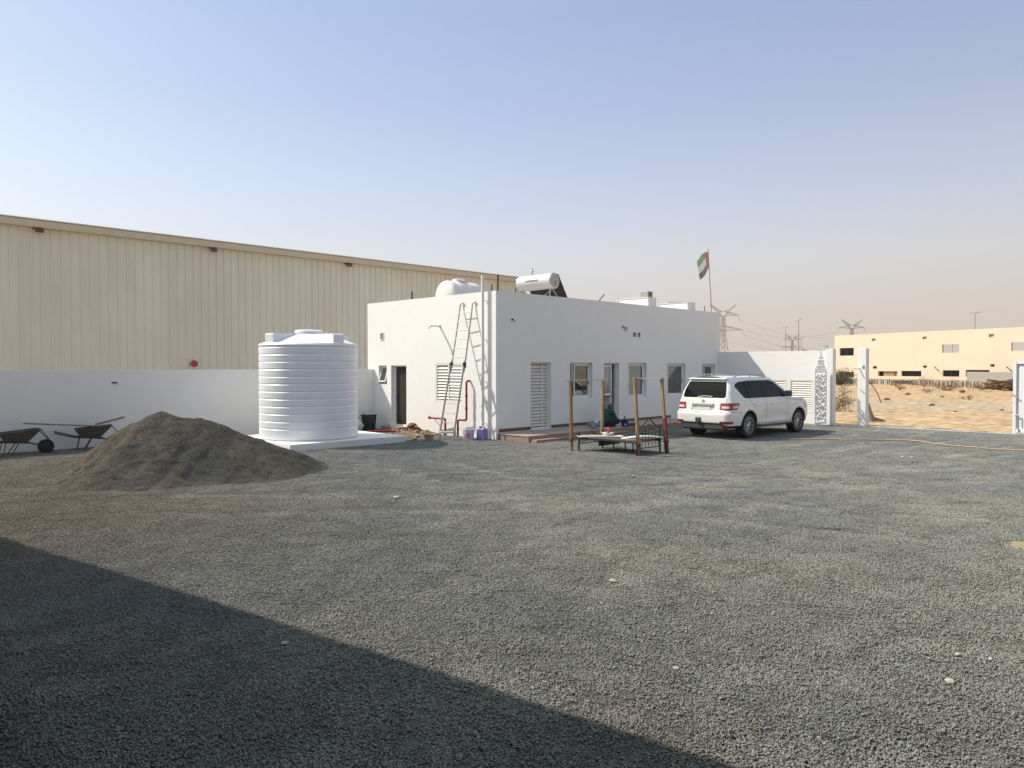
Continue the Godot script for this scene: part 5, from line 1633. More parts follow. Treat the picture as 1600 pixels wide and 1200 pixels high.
	b = MB.new(); blob([[Vector3(-0.45, 0.05, 0.05), 0.06, Vector3(-0.25, 0.06, 0.1), 0.06], [Vector3(0.3, 0.05, 0.1), 0.05, Vector3(0.5, 0.04, 0.1), 0.04]], 0.025, 0.02, b)
	part("white_rag", b, M.plate, sk)

func build_bed() -> void:
	var posts := [[Vector3(15.19, 0, -12.95), Vector3(15.17, 1.86, -12.97), "straight brown wooden post at the bed's left front corner", M.wood, null], [Vector3(16.38, 0, -12.87), Vector3(16.40, 1.85, -12.85), "straight pale wooden post at the bed's left rear corner", M.wood_pale, null], [Vector3(15.41, 0, -10.94), Vector3(15.33, 1.98, -11.02), "leaning pale post with red foot at the bed's right front corner", M.wood_pale, M.wood_red], [Vector3(16.49, 0, -10.83), Vector3(16.37, 1.98, -10.92), "leaning red brown post at the bed's right rear corner", M.wood_pale, M.wood_red]]
	for k in 4:
		var p: Array = posts[k]
		var ax: Vector3 = p[1] - p[0]
		var q := Basis(Quaternion(Vector3.UP, ax.normalized()))
		var t := thing("wooden_post", p[2], "post", p[0], 0.0, "four posts around the iron bed")
		var L := ax.length()
		var cut := 0.0 if p[4] == null else (0.34 if k == 2 else 0.95)
		var b := MB.new(); b.bbox(Vector3(0, (L + cut) / 2 - 0.02, 0), Vector3(0.072, L - cut + 0.04, 0.072), 0.006)
		part("upper_length" if cut > 0 else "shaft", b, p[3], t, Vector3.ZERO, q)
		if cut > 0:
			b = MB.new(); b.bbox(Vector3(0.004, cut / 2 - 0.04, 0.004), Vector3(0.086, cut + 0.04, 0.086), 0.006)
			part("red_foot", b, p[4], t, Vector3.ZERO, q)
		b = MB.new()
		for y in [0.30, 0.33]: b.tube([q * Vector3(-0.058, y, -0.058), q * Vector3(0.058, y, -0.058), q * Vector3(0.058, y, 0.058), q * Vector3(-0.058, y, 0.058), q * Vector3(-0.058, y, -0.058)], 0.008, 5)
		part("wire_tie", b, M.dark_steel, t)
	var bar := thing("grey_bar", "thin grey bar laid across the tops of the two left posts", "bar", Vector3(15.78, 1.885, -12.91))
	var b := MB.new(); b.bbox(Vector3.ZERO, Vector3(1.68, 0.028, 0.05), 0.005, Basis(Vector3.UP, -0.09))
	part("rod", b, M.steel, bar)
	b = MB.new()
	for s in [-1, 1]: b.lathe([Vector2(0.0, 0), Vector2(0.03, 0.0), Vector2(0.03, 0.012), Vector2(0.0, 0.014)], 8, Transform3D(Basis(), Vector3(s * 0.6, 0.012, s * 0.05)))
	part("screw_heads", b, M.dark_steel, bar)
	var rope := thing("white_rope", "thin white rope strung between the tops of the two right posts", "rope")
	b = MB.new(); b.tube([Vector3(15.33, 1.97, -11.02), Vector3(15.85, 1.94, -10.97), Vector3(16.37, 1.95, -10.92)], 0.012, 6)
	part("line", b, M.plate, rope)
	b = MB.new()
	for tr in 2:
		var lp := []
		for k in 9: lp.append(Vector3(16.37, 1.90 + 0.025 * tr, -10.92) + Vector3(cos(k * TAU / 8), 0.05 * sin(k * TAU / 8 + tr), sin(k * TAU / 8)) * 0.07)
		b.tube(lp, 0.012, 5, false)
	part("coil", b, M.cloth, rope)
	# iron bed: length along z from the left posts to the right posts
	var o := thing("iron_bed", "black iron bed frame with curved headboard standing between four posts", "bed", Vector3(15.87, 0, -11.9))
	var y := 0.36
	b = MB.new()
	for s in [-1, 1]: b.bbox(Vector3(s * 0.50, y, 0), Vector3(0.04, 0.06, 1.86), 0.006)
	for k in 5: b.bbox(Vector3(0, y - 0.01, -0.75 + 0.375 * k), Vector3(0.96, 0.03, 0.04), 0.004)
	part("side_rails", b, M.dark_steel, o)
	for s in [-1.0, 1.0]:
		for e in [-1.0, 1.0]:
			b = MB.new(); b.tube([Vector3(s * 0.5, 0, e * 0.94), Vector3(s * 0.5, 0.70 if e > 0 else 0.52, e * 0.94)], 0.024, 8)
			part("leg", b, M.dark_steel, o)
	for lx in [-0.2, 0.1, 0.3]:
		b = MB.new(); b.tube([Vector3(lx, 0.0, 0.1 + lx * 0.5), Vector3(lx + 0.03, y - 0.02, 0.05 + lx * 0.5)], 0.02, 6)
		part("middle_leg", b, M.dark_steel, o)
	var head := func(z: float, base: float, crown: float) -> MB:
		var m := MB.new()
		for lift in [0.0, -0.14]:
			var pts := []
			for k in 21:
				var t := k / 20.0 * 2.0 - 1.0
				pts.append(Vector3(t * 0.5, base + lift + crown * (0.5 + 0.5 * cos(t * PI)) - 0.05 * sin(absf(t) * PI), z))
			m.tube(pts, 0.018 if lift == 0.0 else 0.010, 6)
		m.tube([Vector3(-0.5, 0.20, z), Vector3(0.5, 0.20, z)], 0.012, 6)
		for k in 7:
			var t := (k - 3) / 3.5
			m.tube([Vector3(t * 0.5, 0.20, z), Vector3(t * 0.5, base - 0.14 + crown * (0.5 + 0.5 * cos(t * PI)) - 0.05 * sin(absf(t) * PI), z)], 0.008, 5)
		for k in 6:
			var t := (k - 2.5) / 3.0
			var c := Vector3(t * 0.5, 0.34, z)
			m.tube([c + Vector3(-0.07, -0.06, 0), c + Vector3(0, 0.05, 0), c + Vector3(0.07, -0.06, 0)], 0.007, 4)
		return m
	part("headboard", head.call(0.94, 0.72, 0.22), M.dark_steel, o)
	part("footboard", head.call(-0.94, 0.40, 0.10), M.dark_steel, o)
	b = MB.new(); b.bbox(Vector3(0.05, y - 0.12, -0.35), Vector3(0.9, 0.14, 0.03), 0.004)
	part("apron", b, M.dark_steel, o)
	var bd := thing("white_board", "pale board lying on the left half of the iron bed", "board", Vector3(15.75, 0.396, -12.42), 0.0)
	b = MB.new(); b.bbox(Vector3.ZERO, Vector3(1.20, 0.022, 0.36), 0.004, Basis(Vector3.UP, -0.72))
	part("sheet", b, M.board, bd)
	b = MB.new(); b.bbox(Vector3(-0.1, 0.02, -0.1), Vector3(0.7, 0.016, 0.15), 0.004, Basis(Vector3.UP, -0.8))
	part("offcut", b, M.board, bd)
	bd = thing("dark_board", "dark brown sheet of plywood lying over the whole iron bed", "board", Vector3(15.87, 0.374, -11.9))
	b = MB.new(); b.bbox(Vector3.ZERO, Vector3(0.96, 0.018, 1.72), 0.004, Basis())
	part("sheet", b, M.plywood_dark, bd)
	b = MB.new(); b.bbox(Vector3(0.2, 0.018, 0.25), Vector3(0.4, 0.014, 0.2), 0.003)
	part("offcut", b, M.plywood_dark, bd)
	bd = thing("bent_board", "pale bent board at the headboard end of the iron bed", "board", Vector3(15.95, 0.385, -11.25), -0.7)
	b = MB.new()
	for k in 8:
		var x0 := -0.5 + k * 0.13; var x1 := x0 + 0.13
		var y0 := 0.06 * sin((x0 + 0.5) * 2.6); var y1 := 0.06 * sin((x1 + 0.5) * 2.6)
		b.box(Vector3((x0 + x1) / 2, 0.02 + (y0 + y1) / 2, 0), Vector3(0.137, 0.016, 0.26), Basis(Vector3.BACK, atan2(y1 - y0, 0.13)))
	part("sheet", b, M.board, bd)
	b = MB.new(); b.bbox(Vector3(-0.3, 0.012, 0.12), Vector3(0.3, 0.014, 0.12), 0.003)
	part("batten", b, M.board, bd)
	var bw := thing("bowl", "white bowl heaped with red vegetables on the board of the bed", "bowl", Vector3(15.98, 0.412, -12.35))
	b = MB.new(); b.lathe([Vector2(0, 0), Vector2(0.10, 0), Vector2(0.17, 0.07), Vector2(0.175, 0.075), Vector2(0.16, 0.075), Vector2(0.09, 0.015), Vector2(0, 0.015)], 24)
	part("dish", b, M.plate, bw)
	var g := RandomNumberGenerator.new(); g.seed = 5
	for k in 11:
		b = MB.new(); b.rock(Vector3.ZERO, Vector3(0.045, 0.04, 0.045), Basis(), g, 0.05, false)
		part("vegetable", b, M.red if k % 4 else M.pink, bw, Vector3(g.randf_range(-0.09, 0.09), 0.07 + 0.05 * (k % 3), g.randf_range(-0.09, 0.09)))

func wheelbarrow(label: String, at: Vector3, turn: float, tip: float) -> Node3D:
	var o := thing("wheelbarrow", label, "wheelbarrow", at, turn, "old wheelbarrows by the boundary wall")
	o.scale = Vector3.ONE * 0.93
	var q := Basis(Vector3.BACK, tip)
	# +x is forward (wheel), tray opens upwards
	var b := MB.new()
	var lo := [Vector3(-0.28, 0.36, -0.17), Vector3(0.20, 0.36, -0.15), Vector3(0.20, 0.36, 0.15), Vector3(-0.28, 0.36, 0.17)]
	var hi := [Vector3(-0.44, 0.62, -0.32), Vector3(0.50, 0.70, -0.28), Vector3(0.50, 0.70, 0.28), Vector3(-0.44, 0.62, 0.32)]
	for k in 4:
		var j := (k + 1) % 4
		b.quad(hi[k], hi[j], lo[j], lo[k]); b.quad(lo[k] * 0.985, lo[j] * 0.985, hi[j] * 0.985 + Vector3(0, 0.01, 0), hi[k] * 0.985 + Vector3(0, 0.01, 0))
	b.quad(lo[0], lo[1], lo[2], lo[3]); b.quad(lo[3] + Vector3(0, 0.01, 0), lo[2] + Vector3(0, 0.01, 0), lo[1] + Vector3(0, 0.01, 0), lo[0] + Vector3(0, 0.01, 0))
	b.tube([hi[0], hi[1], hi[2], hi[3], hi[0]], 0.012, 6)
	part("tray", b, clad_barrow(), o, Vector3.ZERO, q)
	for s in [-1.0, 1.0]:
		b = MB.new(); b.tube([Vector3(-0.95, 0.55, 0.30 * s), Vector3(-0.45, 0.40, 0.24 * s), Vector3(0.25, 0.33, 0.14 * s), Vector3(0.66, 0.20, 0.07 * s)], 0.018, 7)
		part("handle", b, M.dark_steel, o, Vector3.ZERO, q)
		b = MB.new(); b.tube([Vector3(-0.32, 0.38, 0.22 * s), Vector3(-0.40, 0.0, 0.26 * s), Vector3(-0.20, 0.02, 0.24 * s), Vector3(-0.02, 0.35, 0.18 * s)], 0.014, 6)
		part("leg", b, M.dark_steel, o, Vector3.ZERO, q)
	b = MB.new(); b.tube([Vector3(0.50, 0.68, -0.2), Vector3(0.72, 0.40, -0.09), Vector3(0.66, 0.20, -0.07)], 0.012, 6); b.tube([Vector3(0.50, 0.68, 0.2), Vector3(0.72, 0.40, 0.09), Vector3(0.66, 0.20, 0.07)], 0.012, 6)
	part("front_stay", b, M.dark_steel, o, Vector3.ZERO, q)
	var wq := Basis(Vector3.RIGHT, PI / 2)
	var w := group_part("wheel", o, q * Vector3(0.66, 0.20, 0), q * wq)
	b = MB.new(); b.lathe([Vector2(0.12, -0.035), Vector2(0.17, -0.045), Vector2(0.20, -0.03), Vector2(0.205, 0.0), Vector2(0.20, 0.03), Vector2(0.17, 0.045), Vector2(0.12, 0.035)], 26)
	part("tyre", b, M.rubber, w)
	b = MB.new(); b.lathe([Vector2(0.0, -0.03), Vector2(0.05, -0.03), Vector2(0.125, -0.015), Vector2(0.125, 0.015), Vector2(0.05, 0.03), Vector2(0.0, 0.03)], 20)
	part("rim", b, M.dark_steel, w)
	return o

func clad_barrow() -> StandardMaterial3D:
	if not M.has("barrow"):
		M.barrow = clad(mat(Color(0.13, 0.125, 0.115), 0.75, 0.2), M.concrete.albedo_texture, null, 2.0)
	return M.barrow

func build_barrows() -> void:
	wheelbarrow("rusty grey wheelbarrow at the left edge with its wheel to the right", Vector3(4.52, 0.01, -22.15), 0.0, 0.0)
	wheelbarrow("grey wheelbarrow with a plank across it beside the gravel heap", Vector3(6.25, 0.01, -22.25), -0.25, 0.0)
	var p := thing("scaffold_plank", "long grey plank lying across the second wheelbarrow", "plank", Vector3(6.0, 0.675, -22.42), 0.04)
	var b := MB.new(); b.bbox(Vector3(-0.35, 0.03, 0), Vector3(1.9, 0.035, 0.16), 0.005, Basis(Vector3.BACK, -0.10))
	part("board", b, M.wood_grey, p)
	b = MB.new(); b.bbox(Vector3(0.72, 0.09, 0.1), Vector3(0.75, 0.05, 0.07), 0.005, Basis(Vector3.BACK, 0.22))
	part("batten", b, M.wood_grey, p)

func build_litter() -> void:
	var spots := [[6.217, -4.73, 0.045, "flat white stone alone in the middle of the near gravel"], [5.949, -1.533, 0.04, "white square chip on the gravel near the lower right corner"], [6.552, -1.633, 0.028, "small pale stone above the white chip near the lower right"], [6.643, -1.434, 0.03, "pale stone nearest the right edge near the lower right corner"], [4.755, -3.03, 0.03, "brown stone in the low centre of the gravel"], [7.614, -10.395, 0.075, "pale flat stone on the gravel below the concrete slab"], [2.932, -5.518, 0.035, "pale ring of plastic lying in the shadow"], [6.059, -3.493, 0.018, "tiny white chip just right of the centre of the near gravel"], [3.861, -4.589, 0.018, "tiny white chip near the edge of the shadow"], [8.8, -13.431, 0.045, "rounded white stone at the right foot of the gravel heap"], [12.549, -9.034, 0.04, "small white stone on the gravel in front of the bed"], [19.776, -6.199, 0.07, "white stone left of two on the gravel near the orange hose"], [19.943, -6.032, 0.06, "white stone right of two on the gravel near the orange hose"], [7.395, -3.752, 0.022, "dark small stone right of the centre of the gravel"]]
	var g := RandomNumberGenerator.new(); g.seed = 77
	for s in spots:
		var b := MB.new()
		b.rock(Vector3(0, s[2] * 0.35, 0), Vector3(s[2] * 0.95, s[2] * 0.42, s[2] * 0.8), Basis(Vector3.UP, g.randf() * 6.0), g, 0.22)
		tag(part("loose_stone", b, M.stone if s[2] < 0.029 else M.paper, self, Vector3(s[0], yard_height(s[0], s[1]) + 0.008, s[1])), s[3], "stone", "pale stones on the gravel")
	# spill of sand at the right edge
	var b := MB.new()
	for k in 14:
		for j in 14:
			var f := func(x: float, z: float) -> Vector3: return Vector3(x, 0.05 * maxf(-0.4, 1.0 - Vector2(x / 0.36, z / 0.26).length() + 0.35 * n_mid.get_noise_2d(x * 5.0, z * 5.0)), z)
			var x0 := -0.56 + k * 0.08; var z0 := -0.5 + j * 0.072
			b.quad(f.call(x0, z0 + 0.072), f.call(x0 + 0.08, z0 + 0.072), f.call(x0 + 0.08, z0), f.call(x0, z0))
	var sp := thing("sand_spill", "patch of spilled yellow sand on the gravel at the right edge", "sand", Vector3(11.15, 0.0, -2.0))
	part("spill", b, M.soil if false else sand_spill_mat(), sp)
	# orange hose across the yard
	var hs := [Vector3(22.3, 0, -10.3), Vector3(23.1, 0, -9.46), Vector3(23.49, 0, -8.82), Vector3(24.1, 0, -7.96), Vector3(24.35, 0, -7.3), Vector3(24.0, 0, -6.75), Vector3(23.72, 0, -6.3), Vector3(23.66, 0, -5.93), Vector3(23.5, 0, -5.42), Vector3(23.53, 0, -4.4), Vector3(23.3, 0, -3.0)]
	var pts := []
	for k in hs.size() - 1:
		for j in 6:
			var p: Vector3 = hs[k].cubic_interpolate(hs[k + 1], hs[maxi(k - 1, 0)], hs[mini(k + 2, hs.size() - 1)], j / 6.0)
			pts.append(Vector3(p.x, yard_height(p.x, p.z) + 0.035, p.z))
	var o := thing("orange_hose", "thin orange hose snaking over the gravel before the gateway", "hose")
	b = MB.new(); b.tube(pts, 0.017, 8)
	part("hose_run", b, M.hose_orange, o)
	for i in [30, 42]:
		b = MB.new(); b.rock(pts[i], Vector3(0.06, 0.028, 0.045), Basis(), g, 0.25)
		part("joint", b, M.paper, o)

func sand_spill_mat() -> StandardMaterial3D:
	var m: StandardMaterial3D = M.soil.duplicate()
	m.albedo_color = Color(0.78, 0.56, 0.33).linear_to_srgb()
	return m

# ---------------------------------------------------------------- parked car. Local axes: x forward from the rear axle, y up, z to the right
const C_Y := [0.30, 0.42, 0.55, 0.72, 0.80, 0.84, 1.00, 1.12, 1.22, 1.30, 1.50, 1.70, 1.80, 1.87]
const C_W := [0.930, 0.962, 0.980, 0.992, 0.992, 0.990, 0.988, 0.975, 0.945, 0.920, 0.855, 0.780, 0.725, 0.660]     # half width by height
const C_R := [-1.02, -1.09, -1.135, -1.145, -1.13, -1.06, -1.035, -1.02, -1.00, -0.975, -0.90, -0.80, -0.77, -0.79]   # rear end by height
const C_F := [3.80, 3.88, 3.93, 3.95, 3.94, 3.93, 3.87, 3.74, 3.60, 2.60, 2.30, 1.98, 1.80, 1.68]                     # front end by height (glass above the bonnet)

func along_y(t: Array, y: float) -> float:
	var k := 0
	while k < C_Y.size() - 2 and C_Y[k + 1] < y: k += 1
	var s := clampf((y - C_Y[k]) / (C_Y[k + 1] - C_Y[k]), 0.0, 1.0)
	return lerpf(t[k], t[k + 1], s)

func car_corner(y: float) -> float:
	return lerpf(0.24, 0.17, smooth(1.2, 1.5, y))

func screen_x(y: float) -> float:      # windscreen line, also below its foot
	return lerpf(2.78, 1.68, (y - 1.18) / 0.69)

func car_side(p: Vector2) -> Vector3:      # p = (x, y) of the right side -> point on the body
	var y := p.y
	var w := along_y(C_W, y)
	var r := car_corner(y)
	var xr := along_y(C_R, y) + r
	var z := w
	if p.x < xr:
		z = w - r + sqrt(maxf(0.0, r * r - pow(minf(r, xr - p.x), 2)))
	var rf := 0.34
	var xf := (along_y(C_F, minf(y, 1.12)) if y < 1.19 else screen_x(y)) - rf
	if p.x > xf and y < 1.19:
		z = minf(z, w - rf + sqrt(maxf(0.0, rf * rf - pow(minf(rf, p.x - xf), 2))))
	z -= 0.018 * smooth(0.95, 0.70, y) * smooth(0.40, 0.62, y) * smooth(0.5, 0.9, p.x) * smooth(2.6, 2.2, p.x)     # hollow of the doors
	for ax in [0.0, 3.075]:      # flared arches
		var d := Vector2(p.x - ax, y - 0.40).length()
		z += 0.022 * smooth(0.62, 0.50, d) * smooth(0.44, 0.47, d)
	return Vector3(p.x, y, z)

func car_rear(p: Vector2) -> Vector3:      # p = (z, y) of the rear
	var y := p.y
	var w := along_y(C_W, y); var r := car_corner(y)
	var x := along_y(C_R, y)
	var a := absf(p.x) - (w - r)
	if a > 0: x += r - sqrt(maxf(0.0, r * r - minf(r, a) * minf(r, a)))
	return Vector3(x + 0.05 * pow(p.x / w, 2) - 0.05 * pow((w - r) / w, 2) * 0.0, y, p.x) if false else Vector3(x, y, p.x)

func car_front(p: Vector2) -> Vector3:
	var y := p.y
	var w := along_y(C_W, y)
	var rf := 0.34
	var x := along_y(C_F, minf(y, 1.12)) if y < 1.19 else screen_x(y)
	var a := absf(p.x) - (w - rf)
	if a > 0: x += -rf + sqrt(maxf(0.0, rf * rf - minf(rf, a) * minf(rf, a)))
	return Vector3(x, y, p.x)

func skin(b: MB, poly: PackedVector2Array, cuts: Array, f: Callable, out: Vector3, lift := 0.0, mirror := false, cell := 0.07) -> void:
	var lo := poly[0]; var hi := poly[0]
	for p in poly: lo = lo.min(p); hi = hi.max(p)
	var N := func(p: Vector2) -> Vector3:
		var e := 0.006
		var n: Vector3 = (f.call(p + Vector2(e, 0)) - f.call(p - Vector2(e, 0))).cross(f.call(p + Vector2(0, e)) - f.call(p - Vector2(0, e))).normalized()
		return n if n.dot(out) >= 0 else -n
	var fl := Vector3(1, 1, -1) if mirror else Vector3.ONE
	for i in int(ceil((hi.x - lo.x) / cell)):
		for j in int(ceil((hi.y - lo.y) / cell)):
			var c := lo + Vector2(i, j) * cell
			var sq := PackedVector2Array([c, c + Vector2(cell, 0), c + Vector2(cell, cell), c + Vector2(0, cell)])
			var bits: Array = []
			bits.append_array(Geometry2D.intersect_polygons(poly, sq))
			for q in cuts:
				var nx := []
				for t in bits: nx.append_array(Geometry2D.clip_polygons(t, q))
				bits = nx
			for t in bits:
				var idx := Geometry2D.triangulate_polygon(t)
				for k in range(0, idx.size(), 3):
					var P := []
					for m in 3:
						var n: Vector3 = N.call(t[idx[k + m]])
						P.append([(f.call(t[idx[k + m]]) + n * lift) * fl, n * fl])
					b.tri_n(P[0][0], P[1][0], P[2][0], P[0][1], P[1][1], P[2][1])

func poly(a: Array) -> PackedVector2Array:
	var o := PackedVector2Array()
	for k in range(0, a.size(), 2): o.append(Vector2(a[k], a[k + 1]))
	return o

func gap(a: Array, w := 0.011) -> Array:       # a polyline drawn as a thin strip, for shut lines
	var line := poly(a)
	return Geometry2D.offset_polyline(line, w / 2, Geometry2D.JOIN_MITER, Geometry2D.END_SQUARE)

func disc(c: Vector2, r: float, n := 40) -> PackedVector2Array:
	var o := PackedVector2Array()
	for k in n: o.append(c + Vector2(cos(TAU * k / n), sin(TAU * k / n)) * r)
	return o

func build_car() -> void:
	var o := thing("parked_car", "white four-wheel-drive estate car with dark windows parked by the gate", "car", Vector3(21.93, 0.0, -12.33), -0.055)
	o.scale = Vector3.ONE * 1.02
	# outline of the side in (x, y)
	var side := PackedVector2Array()
	for k in range(0, C_Y.size()):
		if C_Y[k] < 0.40: continue
		side.append(Vector2(C_R[k] + car_corner(C_Y[k]) * 0.293, C_Y[k]))
	for p in [[-0.3, 1.875], [0.8, 1.878], [1.5, 1.868], [1.70, 1.845]]: side.append(Vector2(p[0], p[1]))
	for y in [1.7, 1.5, 1.35, 1.22]: side.append(Vector2(screen_x(y) - 0.02, y))
	for p in [[2.9, 1.185], [3.4, 1.15]]: side.append(Vector2(p[0], p[1]))
	for y in [1.11, 1.0, 0.84, 0.72, 0.55, 0.42]: side.append(Vector2(along_y(C_F, y) - 0.34 * 0.293, y))
	for p in [[3.4, 0.36], [2.6, 0.40], [0.5, 0.40], [-0.6, 0.42]]: side.append(Vector2(p[0], p[1]))
	var arches := [disc(Vector2(0, 0.40), 0.455), disc(Vector2(3.075, 0.40), 0.455)]
	var band := poly([-0.60, 1.60, -0.52, 1.68, -0.30, 1.74, 0.30, 1.775, 1.55, 1.775, 1.74, 1.73, 2.46, 1.30, 2.50, 1.25, 2.44, 1.235, -0.14, 1.235, -0.24, 1.26])
	var lamp_side := poly([-1.2, 0.885, -0.72, 0.90, -0.55, 1.06, -0.60, 1.115, -1.2, 1.10])
	var reflector := poly([-1.2, 0.47, -0.90, 0.48, -0.90, 0.56, -1.2, 0.55])
	var lines := gap([1.02, 0.47, 1.02, 1.235]) + gap([2.30, 0.47, 2.36, 0.80, 2.34, 1.24]) + gap([0.44, 0.60, 0.30, 0.90, 0.06, 1.235]) + gap([0.47, 0.47, 2.30, 0.47]) + gap([2.36, 1.16, 3.30, 1.09]) + gap([-1.1, 0.83, -0.46, 0.815, -0.44, 0.70])
	for s in [1, -1]:
		var b := MB.new()
		skin(b, side, arches + [band, lamp_side, reflector] + lines, car_side, Vector3.BACK, 0.0, s < 0)
		part("body_side", b, M.car, o)
		b = MB.new()
		skin(b, band, gap([1.02, 1.2, 0.98, 1.8], 0.018) + gap([0.06, 1.2, 0.0, 1.8], 0.018), car_side, Vector3.BACK, -0.010, s < 0)
		part("side_windows", b, M.car_glass, o)
		b = MB.new()      # dark inside of gaps, pillars and arches
		skin(b, Geometry2D.intersect_polygons(side, poly([-0.98, 0.5, 3.6, 0.5, 3.6, 1.84, -0.98, 1.84]))[0], arches, car_side, Vector3.BACK, -0.028, s < 0, 0.12)
		part("inner_side", b, M.black, o)
		b = MB.new()
		var lp := Geometry2D.intersect_polygons(lamp_side, side)[0]
		skin(b, lp, [], car_side, Vector3.BACK, 0.004, s < 0, 0.04)
		var tl := part("tail_lamp_side", b, M.lamp_red, o)
		b = MB.new()
		skin(b, poly([-0.90, 0.95, -0.68, 0.965, -0.64, 1.02, -0.90, 1.02]), [], car_side, Vector3.BACK, 0.009, s < 0, 0.05)
		part("clear_lens", b, M.lamp_clear, tl)
		b = MB.new(); skin(b, Geometry2D.intersect_polygons(reflector, side)[0], [], car_side, Vector3.BACK, 0.002, s < 0, 0.05)
		part("reflector_side", b, M.lamp_red, o)
		# arch liners
		for ax in [0.0, 3.075]:
			b = MB.new()
			for k in 18:
				var a0 := -0.15 + k * (PI + 0.3) / 18.0; var a1 := a0 + (PI + 0.3) / 18.0
				var e0 := Vector2(ax, 0.40) + Vector2(cos(a0), sin(a0)) * 0.456; var e1 := Vector2(ax, 0.40) + Vector2(cos(a1), sin(a1)) * 0.456
				var z0: float = car_side(e0).z; var z1: float = car_side(e1).z
				b.quad(Vector3(e0.x, e0.y, z0 * s), Vector3(e1.x, e1.y, z1 * s), Vector3(e1.x, e1.y, 0.5 * s), Vector3(e0.x, e0.y, 0.5 * s))
			part("wheel_arch", b, M.black, o)
		# sill, step, handles, vent, rail, mirror
		b = MB.new(); b.bbox(Vector3(1.54, 0.375, 0.985 * s), Vector3(2.05, 0.06, 0.17), 0.02)
		part("running_board", b, M.car_grey, o)
		b = MB.new(); b.bbox(Vector3(1.54, 0.412, 0.99 * s), Vector3(1.98, 0.014, 0.13), 0.004)
		part("step_pad", b, M.steel, o)
		b = MB.new(); b.tube([Vector3(0.52, 0.475, 0.985 * s), Vector3(1.5, 0.475, 0.972 * s), Vector3(2.5, 0.475, 0.985 * s)], 0.022, 6)
		part("sill_trim", b, M.chrome, o)
		for hx in [0.42, 1.38]:
			var hz: float = car_side(Vector2(hx, 1.02)).z
			b = MB.new(); b.bbox(Vector3(hx, 1.03, (hz + 0.022) * s), Vector3(0.20, 0.032, 0.03), 0.01)
			part("door_handle", b, M.chrome, o)
		b = MB.new(); b.bbox(Vector3(2.62, 1.045, (car_side(Vector2(2.62, 1.04)).z + 0.004) * s), Vector3(0.24, 0.07, 0.02), 0.008, Basis(Vector3.BACK, 0.12))
		part("wing_vent", b, M.chrome, o)
		b = MB.new()
		b.tube([Vector3(-0.35, 1.885, 0.64 * s), Vector3(-0.20, 1.945, 0.655 * s), Vector3(0.55, 1.965, 0.66 * s), Vector3(1.25, 1.945, 0.655 * s), Vector3(1.42, 1.875, 0.645 * s)], 0.022, 7)
		b.tube([Vector3(0.55, 1.87, 0.655 * s), Vector3(0.55, 1.96, 0.66 * s)], 0.022, 6)
		part("roof_rail", b, M.steel, o)
		b = MB.new(); b.bbox(Vector3(2.24, 1.34, 1.06 * s), Vector3(0.14, 0.20, 0.23), 0.045); b.tube([Vector3(2.24, 1.27, 0.90 * s), Vector3(2.24, 1.28, 1.0 * s)], 0.03, 8)
		var mir := part("mirror", b, M.car_black, o)
		b = MB.new(); b.bbox(Vector3(2.167, 1.34, 1.06 * s), Vector3(0.008, 0.16, 0.19), 0.003)
		part("mirror_glass", b, M.chrome, mir)
		b = MB.new()
		var hl := poly([3.4, 0.86, 3.78, 0.84, 3.80, 1.02, 3.5, 1.04])
		skin(b, hl, [], car_side, Vector3.BACK, 0.006, s < 0, 0.06)
		part("headlight", b, M.lamp_clear, o)
	# rear in (z, y)
	var rear := PackedVector2Array()
	var edge := []
	for k in C_Y.size():
		if C_Y[k] < 0.40 or C_Y[k] > 1.85: continue
		edge.append(Vector2(C_W[k] - car_corner(C_Y[k]) * 0.293, C_Y[k]))
	for e in edge: rear.append(e)
	rear.append(Vector2(0.63, 1.862)); rear.append(Vector2(-0.63, 1.862))
	for k in edge.size(): rear.append(Vector2(-edge[-1 - k].x, edge[-1 - k].y))
	rear.append(Vector2(-0.62, 0.50)); rear.append(Vector2(0.62, 0.50))
	var glass := poly([0.70, 1.255, 0.76, 1.29, 0.735, 1.50, 0.66, 1.74, -0.66, 1.74, -0.735, 1.50, -0.76, 1.29, -0.70, 1.255])
	var tail := func(s: float) -> PackedVector2Array: return poly([0.60 * s, 0.895, 1.2 * s, 0.885, 1.2 * s, 1.10, 0.62 * s, 1.105])
	var refl := func(s: float) -> PackedVector2Array: return poly([0.62 * s, 0.475, 1.2 * s, 0.47, 1.2 * s, 0.55, 0.66 * s, 0.56])
	var hatch := gap([-0.86, 0.82, 0.86, 0.82], 0.014) + gap([0.80, 1.24, 0.80, 1.12], 0.010) + gap([-0.80, 1.24, -0.80, 1.12], 0.010)
	var b := MB.new()
	var plate_hole := poly([-0.40, 0.865, 0.40, 0.865, 0.40, 1.075, -0.40, 1.075])
	skin(b, rear, [glass, tail.call(1.0), tail.call(-1.0), refl.call(1.0), refl.call(-1.0), plate_hole] + hatch, car_rear, Vector3.LEFT)
	part("tailgate", b, M.car, o)
	b = MB.new(); skin(b, glass, [], car_rear, Vector3.LEFT, -0.008)
	var rw := part("rear_window", b, M.car_glass, o)
	b = MB.new(); b.tube([car_rear(Vector2(-0.22, 1.275)) + Vector3(-0.012, 0, 0), car_rear(Vector2(0.02, 1.31)) + Vector3(-0.016, 0, 0), car_rear(Vector2(0.30, 1.295)) + Vector3(-0.014, 0, 0)], 0.010, 6)
	part("wiper", b, M.steel, rw)
	b = MB.new(); skin(b, Geometry2D.intersect_polygons(rear, poly([-0.85, 0.5, 0.85, 0.5, 0.85, 1.82, -0.85, 1.82]))[0], [], car_rear, Vector3.LEFT, -0.035, false, 0.12)
	part("inner_rear", b, M.black, o)
